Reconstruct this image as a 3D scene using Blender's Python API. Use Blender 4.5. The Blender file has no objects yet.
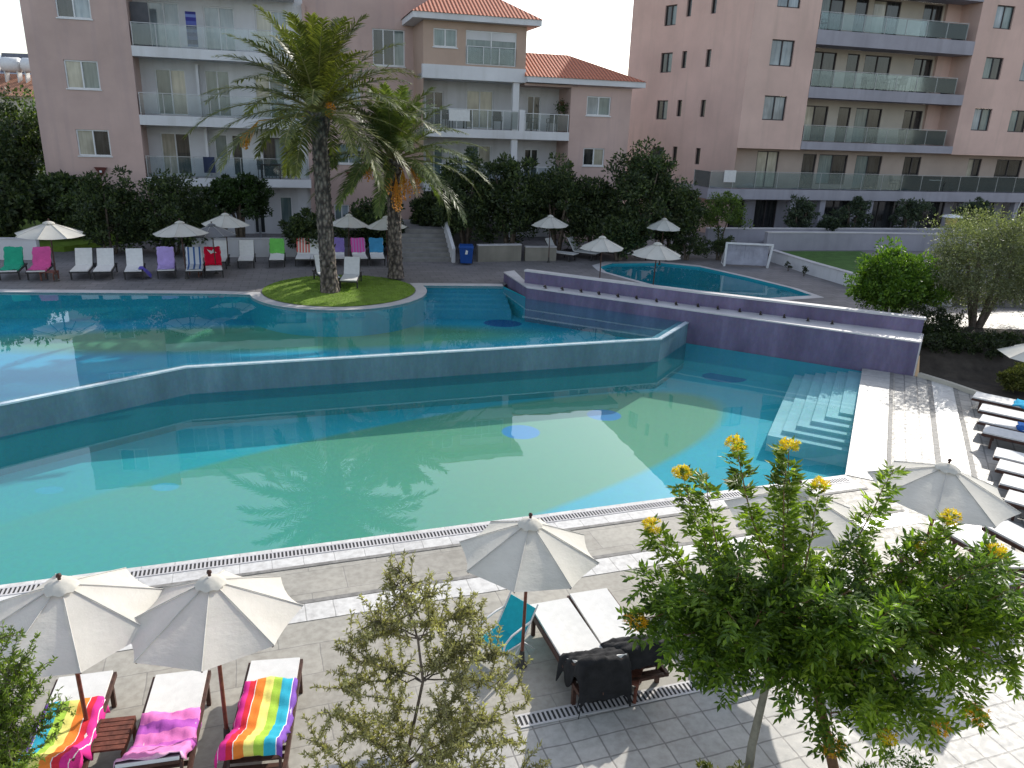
import bpy, math, random
from mathutils import Vector, Matrix
from mathutils.geometry import tessellate_polygon
random.seed(7)
PI = math.pi
C = bpy.context.scene.collection
R = math.radians

# ------------------------------------------------------------------ camera
F, PITCH, ROLL, H = 765.0, R(18.9), R(2.15), 7.0
_cp, _sp, _cr, _sr = math.cos(PITCH), math.sin(PITCH), math.cos(ROLL), math.sin(ROLL)
FWD = Vector((0, _cp, -_sp)); _r0 = Vector((1, 0, 0)); _d0 = Vector((0, -_sp, -_cp))
RT = _r0*_cr - _d0*_sr; DN = _r0*_sr + _d0*_cr
def ray(x, y): return FWD + RT*((x-512)/F) + DN*((y-384)/F)
def at(x, y, z):
    d = ray(x, y); t = (z-H)/d.z
    return Vector((d.x*t, d.y*t, z))
def aty(x, y, Y):
    d = ray(x, y); t = Y/d.y
    return Vector((d.x*t, Y, H+d.z*t))
cam = bpy.data.cameras.new('camera'); co = bpy.data.objects.new('camera', cam); C.objects.link(co)
M = Matrix((( RT.x, -DN.x, -FWD.x, 0), (RT.y, -DN.y, -FWD.y, 0), (RT.z, -DN.z, -FWD.z, H), (0, 0, 0, 1)))
co.matrix_world = M
cam.sensor_width = 36; cam.lens = F/1024*36; cam.clip_start = .05; cam.clip_end = 8000
bpy.context.scene.camera = co

# ------------------------------------------------------------------ materials
MATS = {}
def newmat(name):
    m = bpy.data.materials.new(name); m.use_nodes = True
    nt = m.node_tree; b = nt.nodes['Principled BSDF']
    return m, nt, b
def L(nt, a, b): nt.links.new(a, b)
def texco(nt, rot=0, scale=(1, 1, 1), typ='POINT', loc=(0, 0, 0)):
    t = nt.nodes.new('ShaderNodeTexCoord'); mp = nt.nodes.new('ShaderNodeMapping'); mp.vector_type = typ
    mp.inputs['Rotation'].default_value[2] = rot; mp.inputs['Scale'].default_value = scale; mp.inputs['Location'].default_value = loc
    L(nt, t.outputs['Object'], mp.inputs['Vector']); return mp.outputs['Vector']
def noise(nt, vec, scale, detail=4, rough=.55):
    n = nt.nodes.new('ShaderNodeTexNoise'); n.inputs['Scale'].default_value = scale
    n.inputs['Detail'].default_value = detail; n.inputs['Roughness'].default_value = rough
    if vec is not None: L(nt, vec, n.inputs['Vector'])
    return n.outputs['Fac']
def ramp(nt, fac, stops, interp='LINEAR'):
    r = nt.nodes.new('ShaderNodeValToRGB'); r.color_ramp.interpolation = interp
    e = r.color_ramp.elements
    while len(e) < len(stops): e.new(.5)
    for i, (p, c) in enumerate(stops): e[i].position = p; e[i].color = (*c, 1)
    L(nt, fac, r.inputs['Fac']); return r.outputs['Color']
def mix(nt, fac, a, b, mode='MIX'):
    m = nt.nodes.new('ShaderNodeMix'); m.data_type = 'RGBA'; m.blend_type = mode
    for s, v in ((0, fac), (6, a), (7, b)):
        if isinstance(v, (int, float)): m.inputs[s].default_value = v
        elif isinstance(v, tuple): m.inputs[s].default_value = (*v, 1)
        else: L(nt, v, m.inputs[s])
    return m.outputs[2]
def bump(nt, b, h, strength=.3, dist=.02):
    n = nt.nodes.new('ShaderNodeBump'); n.inputs['Strength'].default_value = strength; n.inputs['Distance'].default_value = dist
    L(nt, h, n.inputs['Height']); L(nt, n.outputs['Normal'], b.inputs['Normal'])
def mat(name, col, rough=.8, var=.25, scale=2.0, bstr=.15, metal=0, spec=.3, fine=40, stain=None):
    """plain surface with two octaves of tone variation and a fine bump"""
    if name in MATS: return MATS[name]
    m, nt, b = newmat(name); v = texco(nt)
    n1 = noise(nt, v, scale, 5, .6)
    lo = tuple(max(0, c*(1-var)) for c in col); hi = tuple(min(1, c*(1+var*.6)) for c in col)
    cc = ramp(nt, n1, [(.3, lo), (.7, hi)])
    if stain:
        vs = texco(nt, scale=(1.6, 1.6, .12)); n3 = noise(nt, vs, 1.2, 4, .6)
        cc = mix(nt, ramp(nt, n3, [(.5, (0, 0, 0)), (.75, (.6, .6, .6))]), cc, stain)
    n2 = noise(nt, v, fine, 3)
    L(nt, cc, b.inputs['Base Color']); b.inputs['Roughness'].default_value = rough; b.inputs['Metallic'].default_value = metal
    b.inputs['Specular IOR Level'].default_value = spec
    if bstr: bump(nt, b, n2, bstr, .01)
    MATS[name] = m; return m

def leafmat(name, c1, c2, c3, trans=.35, rough=.5, spec=.35, scale=1.2):
    m, nt, b = newmat(name); nt.nodes.remove(b)
    g = nt.nodes.new('ShaderNodeNewGeometry'); v = texco(nt); n = noise(nt, v, scale, 3)
    base = ramp(nt, g.outputs['Random Per Island'], [(0, c1), (.55, c2), (1, c3)])
    base = mix(nt, 1.0, base, ramp(nt, n, [(.3, (.6, .6, .6)), (.7, (1.25, 1.25, 1.1))]), 'MULTIPLY')
    p = nt.nodes.new('ShaderNodeBsdfPrincipled'); p.inputs['Roughness'].default_value = rough
    p.inputs['Specular IOR Level'].default_value = spec
    t = nt.nodes.new('ShaderNodeBsdfTranslucent'); mx = nt.nodes.new('ShaderNodeMixShader'); mx.inputs[0].default_value = trans
    L(nt, base, p.inputs['Base Color']); L(nt, mix(nt, 1.0, base, (1.5, 1.7, .6), 'MULTIPLY'), t.inputs['Color'])
    L(nt, p.outputs[0], mx.inputs[1]); L(nt, t.outputs[0], mx.inputs[2])
    L(nt, mx.outputs[0], nt.nodes['Material Output'].inputs['Surface']); MATS[name] = m; return m

def paving(name, c1, c2, mortar, rot, bw, bh, ms=.012, rough=.55, offset=.5, spec=.4, dirt=.5):
    m, nt, b = newmat(name); v = texco(nt, -rot)
    br = nt.nodes.new('ShaderNodeTexBrick'); br.offset = offset
    br.inputs['Scale'].default_value = 1; br.inputs['Brick Width'].default_value = bw; br.inputs['Row Height'].default_value = bh
    br.inputs['Mortar Size'].default_value = ms; br.inputs['Mortar Smooth'].default_value = .3
    br.inputs['Color1'].default_value = (*c1, 1); br.inputs['Color2'].default_value = (*c2, 1); br.inputs['Mortar'].default_value = (*mortar, 1)
    wn = nt.nodes.new('ShaderNodeTexNoise'); wn.inputs['Scale'].default_value = 3.5; L(nt, v, wn.inputs['Vector']); vm = nt.nodes.new('ShaderNodeVectorMath'); vm.operation = 'MULTIPLY_ADD'; vm.inputs[1].default_value = (.03, .03, 0); L(nt, wn.outputs['Color'], vm.inputs[0]); L(nt, v, vm.inputs[2]); L(nt, vm.outputs[0], br.inputs['Vector'])
    n1 = noise(nt, v, .55, 7, .7); n2 = noise(nt, v, 9, 5, .6); n3 = noise(nt, v, 45, 3, .6)
    cc = mix(nt, dirt, br.outputs['Color'], ramp(nt, n1, [(.32, (.50, .48, .45)), (.48, (.9, .89, .87)), (.66, (1.15, 1.13, 1.1))]), 'MULTIPLY')
    cc = mix(nt, .55, cc, ramp(nt, n2, [(.35, (.72, .7, .68)), (.6, (1.1, 1.1, 1.1))]), 'MULTIPLY')
    L(nt, cc, b.inputs['Base Color'])
    L(nt, ramp(nt, n2, [(.3, (rough-.15,)*3), (.7, (rough+.15,)*3)]), b.inputs['Roughness']); b.inputs['Specular IOR Level'].default_value = spec
    h = mix(nt, .7, n3, br.outputs['Fac']); inv = nt.nodes.new('ShaderNodeInvert'); L(nt, br.outputs['Fac'], inv.inputs['Color'])
    bump(nt, b, mix(nt, .35, inv.outputs[0], n2), .35, .01)
    MATS[name] = m; return m

def ellipse_mask(nt, cx, cy, a, b_, rot=0, soft=.02):
    v = texco(nt, rot, (a, b_, 1e4), 'TEXTURE', (cx, cy, 0))
    ln = nt.nodes.new('ShaderNodeVectorMath'); ln.operation = 'LENGTH'; L(nt, v, ln.inputs[0])
    mr = nt.nodes.new('ShaderNodeMapRange'); mr.inputs[1].default_value = 1+soft; mr.inputs[2].default_value = 1-soft
    L(nt, ln.outputs['Value'], mr.inputs[0]); return mr.outputs[0]
def poolmat(name, base, patches, var=.0):
    m, nt, b = newmat(name); v = texco(nt, -R(19))
    br = nt.nodes.new('ShaderNodeTexVoronoi'); br.inputs['Scale'].default_value = 14; L(nt, v, br.inputs['Vector'])
    n1 = noise(nt, v, .35, 4, .6)
    if var:      # lime streaks and wear on mosaic walls
        vs = texco(nt, 0, (1.2, 1.2, .35)); ns = noise(nt, vs, .9, 7, .7); base = ramp(nt, ns, [(.3, tuple(c*(1-var) for c in base)), (.52, base), (.75, tuple(min(1, c*(1+var)+.03) for c in base))])
    cc = mix(nt, 1.0, base, ramp(nt, n1, [(.35, (.86, .9, .9)), (.65, (1.08, 1.05, 1.03))]), 'MULTIPLY')
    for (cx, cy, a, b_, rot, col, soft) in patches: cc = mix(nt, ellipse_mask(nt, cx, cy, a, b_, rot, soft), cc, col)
    cc = mix(nt, .05, cc, br.outputs['Color'], 'OVERLAY')
    L(nt, cc, b.inputs['Base Color']); b.inputs['Roughness'].default_value = .7; b.inputs['Specular IOR Level'].default_value = .1
    MATS[name] = m; return m
def watermat(name, tint, rip=.02, ior=1.36):
    m, nt, b = newmat(name); nt.nodes.remove(b)
    tr = nt.nodes.new('ShaderNodeBsdfTransparent'); tr.inputs[0].default_value = (*tint, 1)
    gl = nt.nodes.new('ShaderNodeBsdfGlossy'); gl.inputs['Roughness'].default_value = .012
    fr = nt.nodes.new('ShaderNodeFresnel'); fr.inputs['IOR'].default_value = ior
    mx = nt.nodes.new('ShaderNodeMixShader'); v = texco(nt)
    n = noise(nt, v, 1.1, 2, .5); bp = nt.nodes.new('ShaderNodeBump'); bp.inputs['Strength'].default_value = rip; bp.inputs['Distance'].default_value = .05
    L(nt, n, bp.inputs['Height']); L(nt, bp.outputs[0], gl.inputs['Normal'])
    # seen from below (sunlight climbing back out) the sheet stays clear instead of mirroring
    ge = nt.nodes.new('ShaderNodeNewGeometry'); iv = nt.nodes.new('ShaderNodeMath'); iv.operation = 'SUBTRACT'; iv.inputs[0].default_value = 1; L(nt, ge.outputs['Backfacing'], iv.inputs[1])
    mu = nt.nodes.new('ShaderNodeMath'); mu.operation = 'MULTIPLY'; L(nt, fr.outputs[0], mu.inputs[0]); L(nt, iv.outputs[0], mu.inputs[1])
    df = nt.nodes.new('ShaderNodeBsdfDiffuse'); df.inputs[0].default_value = (.05, .50, .52, 1); m0 = nt.nodes.new('ShaderNodeMixShader'); m0.inputs[0].default_value = .10
    L(nt, tr.outputs[0], m0.inputs[1]); L(nt, df.outputs[0], m0.inputs[2])
    L(nt, mu.outputs[0], mx.inputs[0]); L(nt, m0.outputs[0], mx.inputs[1]); L(nt, gl.outputs[0], mx.inputs[2])
    L(nt, mx.outputs[0], nt.nodes['Material Output'].inputs['Surface']); MATS[name] = m; return m
def glassmat(name, col, alpha=.25, rough=.03):
    m, nt, b = newmat(name); nt.nodes.remove(b)
    tr = nt.nodes.new('ShaderNodeBsdfTransparent'); tr.inputs[0].default_value = (*col, 1)
    gl = nt.nodes.new('ShaderNodeBsdfGlossy'); gl.inputs['Roughness'].default_value = rough
    df = nt.nodes.new('ShaderNodeBsdfDiffuse'); df.inputs[0].default_value = (.35, .5, .52, 1)
    m1 = nt.nodes.new('ShaderNodeMixShader'); m1.inputs[0].default_value = alpha
    L(nt, tr.outputs[0], m1.inputs[1]); L(nt, df.outputs[0], m1.inputs[2])
    lw = nt.nodes.new('ShaderNodeFresnel'); lw.inputs[0].default_value = 1.5
    m2 = nt.nodes.new('ShaderNodeMixShader'); L(nt, lw.outputs[0], m2.inputs[0]); L(nt, m1.outputs[0], m2.inputs[1]); L(nt, gl.outputs[0], m2.inputs[2])
    L(nt, m2.outputs[0], nt.nodes['Material Output'].inputs['Surface']); MATS[name] = m; return m
def panemat(name, c1, c2, rough=.06):
    """window pane: colour of a curtain, dark room or blue reflection on reflecting glass"""
    m, nt, b = newmat(name); v = texco(nt, scale=(5, 5, .5)); n = noise(nt, v, 1.6, 3); v2 = texco(nt); n2 = noise(nt, v2, .8, 2)
    cc = mix(nt, 1.0, ramp(nt, n, [(.35, c1), (.65, c2)]), ramp(nt, n2, [(.3, (.6, .6, .6)), (.7, (1.2, 1.2, 1.2))]), 'MULTIPLY')
    L(nt, cc, b.inputs['Base Color']); b.inputs['Roughness'].default_value = rough; b.inputs['Specular IOR Level'].default_value = .8
    MATS[name] = m; return m
def stripemat(name, stops, axis=0, w=.7, rough=.9, rep=1):
    m, nt, b = newmat(name); t = nt.nodes.new('ShaderNodeTexCoord'); s = nt.nodes.new('ShaderNodeSeparateXYZ'); L(nt, t.outputs['Object'], s.inputs[0])
    mr = nt.nodes.new('ShaderNodeMapRange'); mr.inputs[1].default_value = -w/2; mr.inputs[2].default_value = w/2
    L(nt, s.outputs[axis], mr.inputs[0]); f = mr.outputs[0]
    if rep > 1:
        a = nt.nodes.new('ShaderNodeMath'); a.operation = 'MULTIPLY'; a.inputs[1].default_value = rep; L(nt, f, a.inputs[0])
        fr = nt.nodes.new('ShaderNodeMath'); fr.operation = 'FRACT'; L(nt, a.outputs[0], fr.inputs[0]); f = fr.outputs[0]
    cc = ramp(nt, f, stops, 'CONSTANT'); n = noise(nt, t.outputs['Object'], 60, 3)
    L(nt, mix(nt, .3, cc, ramp(nt, n, [(.3, (.75, .75, .75)), (.7, (1.1, 1.1, 1.1))]), 'MULTIPLY'), b.inputs['Base Color'])
    b.inputs['Roughness'].default_value = rough; b.inputs['Specular IOR Level'].default_value = .1
    bump(nt, b, n, .4, .005); MATS[name] = m; return m
def rooftile(name, rot, c1=(.5, .17, .09), c2=(.36, .11, .06)):
    m, nt, b = newmat(name); v = texco(nt, -rot)
    w = nt.nodes.new('ShaderNodeTexWave'); w.inputs['Scale'].default_value = 1.6; w.inputs['Distortion'].default_value = .3; L(nt, v, w.inputs['Vector'])
    w2 = nt.nodes.new('ShaderNodeTexWave'); w2.bands_direction = 'Y'; w2.wave_profile = 'SAW'; w2.inputs['Scale'].default_value = .9; L(nt, v, w2.inputs['Vector'])
    n = noise(nt, v, 5, 4, .7)
    cc = mix(nt, n, c1, c2); cc = mix(nt, .8, cc, ramp(nt, w.outputs['Fac'], [(.1, (.45, .45, .45)), (.6, (1.15, 1.1, 1.1))]), 'MULTIPLY')
    cc = mix(nt, .5, cc, ramp(nt, w2.outputs['Fac'], [(0, (.6, .6, .6)), (.3, (1.1, 1.1, 1.1))]), 'MULTIPLY')
    L(nt, cc, b.inputs['Base Color']); b.inputs['Roughness'].default_value = .85; bump(nt, b, w.outputs['Fac'], .8, .06); MATS[name] = m; return m

NE = R(19.3)
WHITE = mat('white_render', (.66, .65, .66), .85, .12, .5, .08, stain=(.5, .49, .47))
PINK = mat('pink_render', (.54, .39, .345), .9, .16, .35, .1, stain=(.40, .30, .285))
PINK2 = mat('salmon_render', (.64, .455, .39), .9, .16, .3, .1, stain=(.50, .37, .31))
GREYR = mat('grey_render', (.34, .33, .37), .85, .15, .6, .08, stain=(.24, .235, .26))
CREAM = mat('cream_render', (.5, .46, .38), .85, .12, .6, .08, stain=(.4, .37, .3))
STONE = paving('stone_paving', (.40, .38, .335), (.36, .34, .30), (.29, .275, .25), NE, 1.1, .62, .010, .6, .5, .35)
SQUARE = paving('square_paving', (.47, .455, .43), (.43, .42, .40), (.24, .23, .22), NE, .36, .33, .012, .55, .0, .35)
BANDM = paving('white_tile_band', (.66, .645, .62), (.6, .59, .57), (.40, .39, .37), NE, .42, 50, .010, .4, .0, .5, .3)
COPE = paving('coping_tile', (.66, .65, .63), (.58, .57, .56), (.42, .41, .4), NE, .5, 50, .008, .5, .0, .35, .35)
COPES = paving('side_coping_tile', (.50, .49, .465), (.44, .43, .41), (.27, .26, .25), R(64.9), .5, 50, .010, .5, .0, .35, .4)
SIDE = paving('side_stone_paving', (.40, .385, .36), (.33, .32, .30), (.19, .185, .18), R(64.9), .5, .34, .02, .55, .5, .35)
UPPAVE = paving('terrace_paving', (.23, .215, .22), (.19, .18, .185), (.12, .115, .115), R(15), .6, .4, .015, .6, .5, .35)
COPE2 = mat('upper_coping_stone', (.55, .53, .53), .5, .15, 1.5, .1)
PURPLE = poolmat('purple_mosaic', (.155, .132, .215), [], .32)
TILEW = poolmat('grey_green_mosaic', (.13, .23, .28), [], .25)
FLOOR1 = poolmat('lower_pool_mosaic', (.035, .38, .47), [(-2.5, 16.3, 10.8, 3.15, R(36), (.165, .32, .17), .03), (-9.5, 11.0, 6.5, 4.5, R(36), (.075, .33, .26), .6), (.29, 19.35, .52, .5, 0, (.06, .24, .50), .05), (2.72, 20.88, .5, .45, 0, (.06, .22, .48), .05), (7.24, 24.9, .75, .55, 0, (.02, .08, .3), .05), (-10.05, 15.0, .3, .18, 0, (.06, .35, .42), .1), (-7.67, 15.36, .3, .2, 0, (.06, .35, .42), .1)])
FLOOR2 = poolmat('upper_pool_mosaic', (.03, .36, .50), [(-8.5, 25.0, 9.0, 1.6, R(12), (.16, .33, .16), .2), (-.44, 28.25, .72, .55, 0, (.02, .06, .28), .05)])  # green ellipse: mosaic tone with reflected palms and trees partly painted in
FLOOR3 = poolmat('small_pool_mosaic', (.03, .33, .40), [])
STEPM = poolmat('pale_step_mosaic', (.42, .58, .60), [], .12)
WATER = watermat('water', (.80, .95, .99), .03, 1.66)
WATER2 = watermat('upper_water', (.74, .92, .99), .03, 1.6)
WOOD = mat('dark_wood', (.075, .035, .025), .55, .5, 12, .3)
REDW = mat('red_wood', (.16, .055, .035), .55, .5, 14, .3)
FRAMEM = mat('dark_bed_frame', (.035, .032, .032), .5, .3, 10, .1)
PAD = mat('white_mesh_fabric', (.68, .67, .65), .75, .08, 8, .2, fine=120)
CANV = None
BLACKC = mat('black_cloth', (.018, .018, .02), .9, .4, 9, .5)
METALW = mat('white_metal', (.7, .7, .7), .4, .08, 5, .0)
METALG = mat('grey_metal', (.35, .36, .38), .35, .15, 5, .0, metal=.7)
BARK = mat('bark', (.14, .11, .085), .9, .5, 9, .6, fine=25)
BARKR = mat('reddish_bark', (.22, .12, .07), .9, .4, 12, .5, fine=25)
SOIL = mat('soil', (.055, .045, .035), .95, .4, 3, .5)
GRASS = mat('lawn_green', (.16, .25, .03), .9, .35, 3, .5, fine=90)
GRASSD = mat('lawn_shaded', (.05, .12, .02), .9, .35, 3, .5, fine=90)  # darker lawn copy: shade on the raised lawn put into the colour
PANED = panemat('pane_dark', (.015, .018, .02), (.05, .05, .05))
PANEB = panemat('pane_blue_reflection', (.22, .27, .30), (.34, .38, .40))  # blue reflection painted into the pane colour
PANEC = panemat('pane_cream_curtain', (.36, .34, .27), (.5, .47, .38))
PANEG = panemat('pane_grey_green', (.12, .17, .17), (.2, .25, .24))
GLS = glassmat('balcony_glass', (.92, .95, .96), .07)
GLS2 = glassmat('green_balcony_glass', (.80, .88, .90), .10)
STEELF = mat('brown_window_frame', (.06, .05, .05), .5, .2, 6, 0)
GRATE = stripemat('grate_slots', [(0, (.55, .54, .52)), (.55, (.07, .07, .07))], 0, 10, .6, 170)

m_, nt_, b_ = newmat('cream_canvas')     # parasol cloth lets a little sun through
nt_.nodes.remove(b_)
_d = nt_.nodes.new('ShaderNodeBsdfDiffuse'); _t = nt_.nodes.new('ShaderNodeBsdfTranslucent'); _m = nt_.nodes.new('ShaderNodeMixShader')
_n = noise(nt_, texco(nt_), 3, 4); _nb = noise(nt_, texco(nt_, 0, (1, 1, 3)), 5, 5, .6); _bp = nt_.nodes.new('ShaderNodeBump'); _bp.inputs['Strength'].default_value = .35; _bp.inputs['Distance'].default_value = .03; L(nt_, _nb, _bp.inputs['Height']); L(nt_, _bp.outputs[0], _d.inputs['Normal']); L(nt_, _bp.outputs[0], _t.inputs['Normal'])
_c = ramp(nt_, _n, [(.3, (.68, .655, .59)), (.7, (.76, .735, .67))])
L(nt_, _c, _d.inputs[0]); L(nt_, _c, _t.inputs[0]); _m.inputs[0].default_value = .34
L(nt_, _d.outputs[0], _m.inputs[1]); L(nt_, _t.outputs[0], _m.inputs[2]); L(nt_, _m.outputs[0], nt_.nodes['Material Output'].inputs['Surface'])
CANV = m_

# ------------------------------------------------------------------ mesh helpers
class MB:
    def __init__(s): s.v = []; s.f = []; s.sm = []
    def add(s, vs, fs, smooth=False):
        n = len(s.v); s.v += [tuple(p) for p in vs]
        for f in fs: s.f.append(tuple(n+i for i in f)); s.sm.append(smooth)
    def box(s, a, b, rot=0, c=None):
        x0, y0, z0 = a; x1, y1, z1 = b
        vs = [(x0, y0, z0), (x1, y0, z0), (x1, y1, z0), (x0, y1, z0), (x0, y0, z1), (x1, y0, z1), (x1, y1, z1), (x0, y1, z1)]
        if rot:
            cx, cy = c or ((x0+x1)/2, (y0+y1)/2); k, q = math.cos(rot), math.sin(rot)
            vs = [(cx+(x-cx)*k-(y-cy)*q, cy+(x-cx)*q+(y-cy)*k, z) for x, y, z in vs]
        s.hexa(vs)
    def hexa(s, vs): s.add(vs, [(0, 3, 2, 1), (4, 5, 6, 7), (0, 1, 5, 4), (1, 2, 6, 5), (2, 3, 7, 6), (3, 0, 4, 7)])
    def bar(s, p, q, w, h=None, up=(0, 0, 1)):
        p, q = Vector(p), Vector(q); h = h or w; d = (q-p).normalized(); u = Vector(up)
        if abs(d.dot(u)) > .95: u = Vector((0, 1, 0))
        a = d.cross(u).normalized()*(w/2); b = a.cross(d).normalized()*(h/2)
        s.hexa([p-a-b, p+a-b, q+a-b, q-a-b, p-a+b, p+a+b, q+a+b, q-a+b])
    def tube(s, pts, rs, n=8, cap=True):
        pts = [Vector(p) for p in pts]
        if isinstance(rs, (int, float)): rs = [rs]*len(pts)
        rings = []; pa = None
        for i, p in enumerate(pts):
            d = (pts[min(i+1, len(pts)-1)]-pts[max(i-1, 0)]).normalized()
            if pa is None: pa = d.orthogonal().normalized()
            pa = (pa-d*pa.dot(d)).normalized(); pb = d.cross(pa)
            rings.append([p+(pa*math.cos(2*PI*k/n)+pb*math.sin(2*PI*k/n))*rs[i] for k in range(n)])
        vs = [v for r in rings for v in r]; fs = []
        for i in range(len(pts)-1):
            for k in range(n): fs.append((i*n+k, i*n+(k+1) % n, (i+1)*n+(k+1) % n, (i+1)*n+k))
        s.add(vs, fs, True)
        if cap: s.add(rings[-1], [tuple(range(n))]); s.add(rings[0], [tuple(range(n-1, -1, -1))])
    def prism(s, poly, z0, z1, bottom=True):
        n = len(poly); vs = [(x, y, z0) for x, y in poly]+[(x, y, z1) for x, y in poly]
        area = sum(poly[i][0]*poly[(i+1) % n][1]-poly[(i+1) % n][0]*poly[i][1] for i in range(n))
        fs = []
        for i in range(n):
            j = (i+1) % n; q = (i, j, n+j, n+i); fs.append(q if area > 0 else q[::-1])
        s.add(vs, fs)
        tri = tessellate_polygon([[Vector((x, y, 0)) for x, y in poly]])
        for t in tri:
            a, b, c = [Vector((*poly[k], 0)) for k in t]
            if (b-a).cross(c-a).z < 0: t = t[::-1]
            s.add([(poly[k][0], poly[k][1], z1) for k in t], [(0, 1, 2)])
            if bottom: s.add([(poly[k][0], poly[k][1], z0) for k in t[::-1]], [(0, 1, 2)])
    def sheet(s, loops, z):
        pts = [p for l in loops for p in l]
        for t in tessellate_polygon([[Vector((x, y, 0)) for x, y in l] for l in loops]):
            a, b, c = [Vector((*pts[k], 0)) for k in t]
            if (b-a).cross(c-a).z < 0: t = t[::-1]
            s.add([(pts[k][0], pts[k][1], z) for k in t], [(0, 1, 2)])
    def build(s, name, m, parent=None, label=None, cat=None, group=None, kind=None, loc=None):
        me = bpy.data.meshes.new(name); me.from_pydata(s.v, [], s.f); me.polygons.foreach_set('use_smooth', s.sm)
        me.materials.append(m); me.update()
        o = bpy.data.objects.new(name, me); C.objects.link(o)
        if parent: o.parent = parent
        if loc is not None: o.location = loc
        return tag(o, label, cat, group, kind)
def tag(o, label=None, cat=None, group=None, kind=None):
    if label: o['label'] = label
    if cat: o['category'] = cat
    if group: o['group'] = group
    if kind: o['kind'] = kind
    return o
def empty(name, loc=(0, 0, 0), rz=0, label=None, cat=None, group=None):
    o = bpy.data.objects.new(name, None); C.objects.link(o); o.location = loc; o.rotation_euler[2] = rz; o.empty_display_size = .1
    return tag(o, label, cat, group)
def copy_tree(o, kids, parent=None):
    c = o.copy(); C.objects.link(c)
    if parent: c.parent = parent
    for ch in kids.get(o.name, []): copy_tree(ch, kids, c)
    return c
def kidmap():
    k = {}
    for o in bpy.data.objects:
        if o.parent: k.setdefault(o.parent.name, []).append(o)
    return k
def off(poly, d):          # shift an open polyline sideways (left positive)
    out = []
    for i, p in enumerate(poly):
        a = Vector(poly[max(i-1, 0)]); b = Vector(poly[min(i+1, len(poly)-1)]); p = Vector(p)
        n1 = (p-a) if i else (b-p); n2 = (b-p) if i < len(poly)-1 else (p-a)
        n1 = Vector((-n1.y, n1.x)).normalized(); n2 = Vector((-n2.y, n2.x)).normalized(); m = (n1+n2).normalized()
        out.append(tuple(p+m*(d/max(.3, m.dot(n1)))))
    return out
def strip(line, d0, d1): return off(line, d0)+off(line, d1)[::-1]

# ------------------------------------------------------------------ world and sun
SAZ, SEL = R(34), R(29.5)
w = bpy.data.worlds.new('World'); bpy.context.scene.world = w; w.use_nodes = True
nt = w.node_tree; bg = nt.nodes['Background']; sky = nt.nodes.new('ShaderNodeTexSky'); sky.sky_type = 'NISHITA'; sky.sun_disc = False
sky.sun_elevation = SEL; sky.sun_rotation = SAZ; sky.dust_density = 1.2; sky.air_density = 1.0; sky.ozone_density = 1.0
hs = nt.nodes.new('ShaderNodeHueSaturation'); hs.inputs['Saturation'].default_value = .62; L(nt, sky.outputs[0], hs.inputs['Color'])
L(nt, hs.outputs[0], bg.inputs[0]); bg.inputs[1].default_value = .26
sd = bpy.data.lights.new('sun', 'SUN'); sd.energy = 5.0; sd.angle = R(.5); sd.color = (1, .95, .86)
so = bpy.data.objects.new('sun', sd); C.objects.link(so); so.location = (20, 25, 30)
sv = Vector((math.sin(SAZ)*math.cos(SEL), math.cos(SAZ)*math.cos(SEL), math.sin(SEL)))
so.rotation_euler = (-sv).to_track_quat('-Z', 'Y').to_euler()
vs_ = bpy.context.scene.view_settings; vs_.view_transform = 'Standard'; vs_.look = 'None'; vs_.exposure = 0; vs_.gamma = 1
cy = bpy.context.scene.cycles; cy.max_bounces = 7; cy.transparent_max_bounces = 24; cy.diffuse_bounces = 3; cy.glossy_bounces = 4
cy.caustics_reflective = False; cy.caustics_refractive = False; cy.sample_clamp_indirect = 6; cy.use_denoising = True
def wbuild(mb, name, m, parent, label=None):
    """a part whose vertices are already world coordinates"""
    o = mb.build(name, m, parent, label); o.matrix_parent_inverse = Matrix.Translation(-parent.location)
    return o
def sub(mb, name, m, parent, label=None):     # sub-part under a world-coordinate part
    return mb.build(name, m, parent, label)
def S(name, mb, m): return mb.build(name, m, kind='structure')

# ================================================================== SETTING
# ---- pools
N0 = (-20.8, 5.5); A1 = (-11.42, 15.69); B1 = (-8.49, 18.88); C1_ = (4.66, 23.46); D1 = (6.02, 25.82)
K1 = (11.08, 23.24); E1 = (7.31, 15.18); RW = (12.4, 22.65)
NEAR = [(-34, .97), E1]
low = [N0, E1, K1, D1, C1_, B1, A1]
INF = [(-27.0, -1.2), N0, A1, B1, C1_, D1]
ring = [(-6.7+3.3*math.cos(a), 28.75+3.3*math.sin(a)) for a in [R(x) for x in range(205, 386, 9)]]
upedge = [(-27, 24.7), (-18.1, 26.3), (-10.9, 27.35)]+ring+[(-.5, 30.6)]
upp = [(-27, -1.2), N0, A1, B1, C1_, D1, (.45, 28.65)]+upedge[::-1]
mb = MB(); mb.sheet([low], -.08); S('lower_pool_water', mb, WATER)
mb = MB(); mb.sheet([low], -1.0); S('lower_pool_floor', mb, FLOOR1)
mb = MB(); mb.sheet([upp], .655); S('upper_pool_water', mb, WATER2)
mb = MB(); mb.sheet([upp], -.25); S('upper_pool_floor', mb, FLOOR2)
mb = MB()
for poly, z0, z1 in ((low, -1.0, .0), (upp, -.25, .69)):
    n = len(poly)
    for i in range(n):
        a, b = poly[i], poly[(i+1) % n]
        if z1 > .5 and (i <= 5): continue
        zt_ = -.09 if (z1 < .5 and i >= 2) else z1
        mb.add([(*a, z0), (*b, z0), (*b, zt_), (*a, zt_)], [(0, 1, 2, 3)])
S('pool_sides', mb, FLOOR3)
small = [tuple(at(x, y, .7)[:2]) for x, y in [(606, 272), (600, 267), (612, 263.5), (660, 263), (700, 267), (745, 277), (790, 288), (812, 295.5), (770, 298), (735, 298), (690, 292), (650, 284)]]
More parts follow.
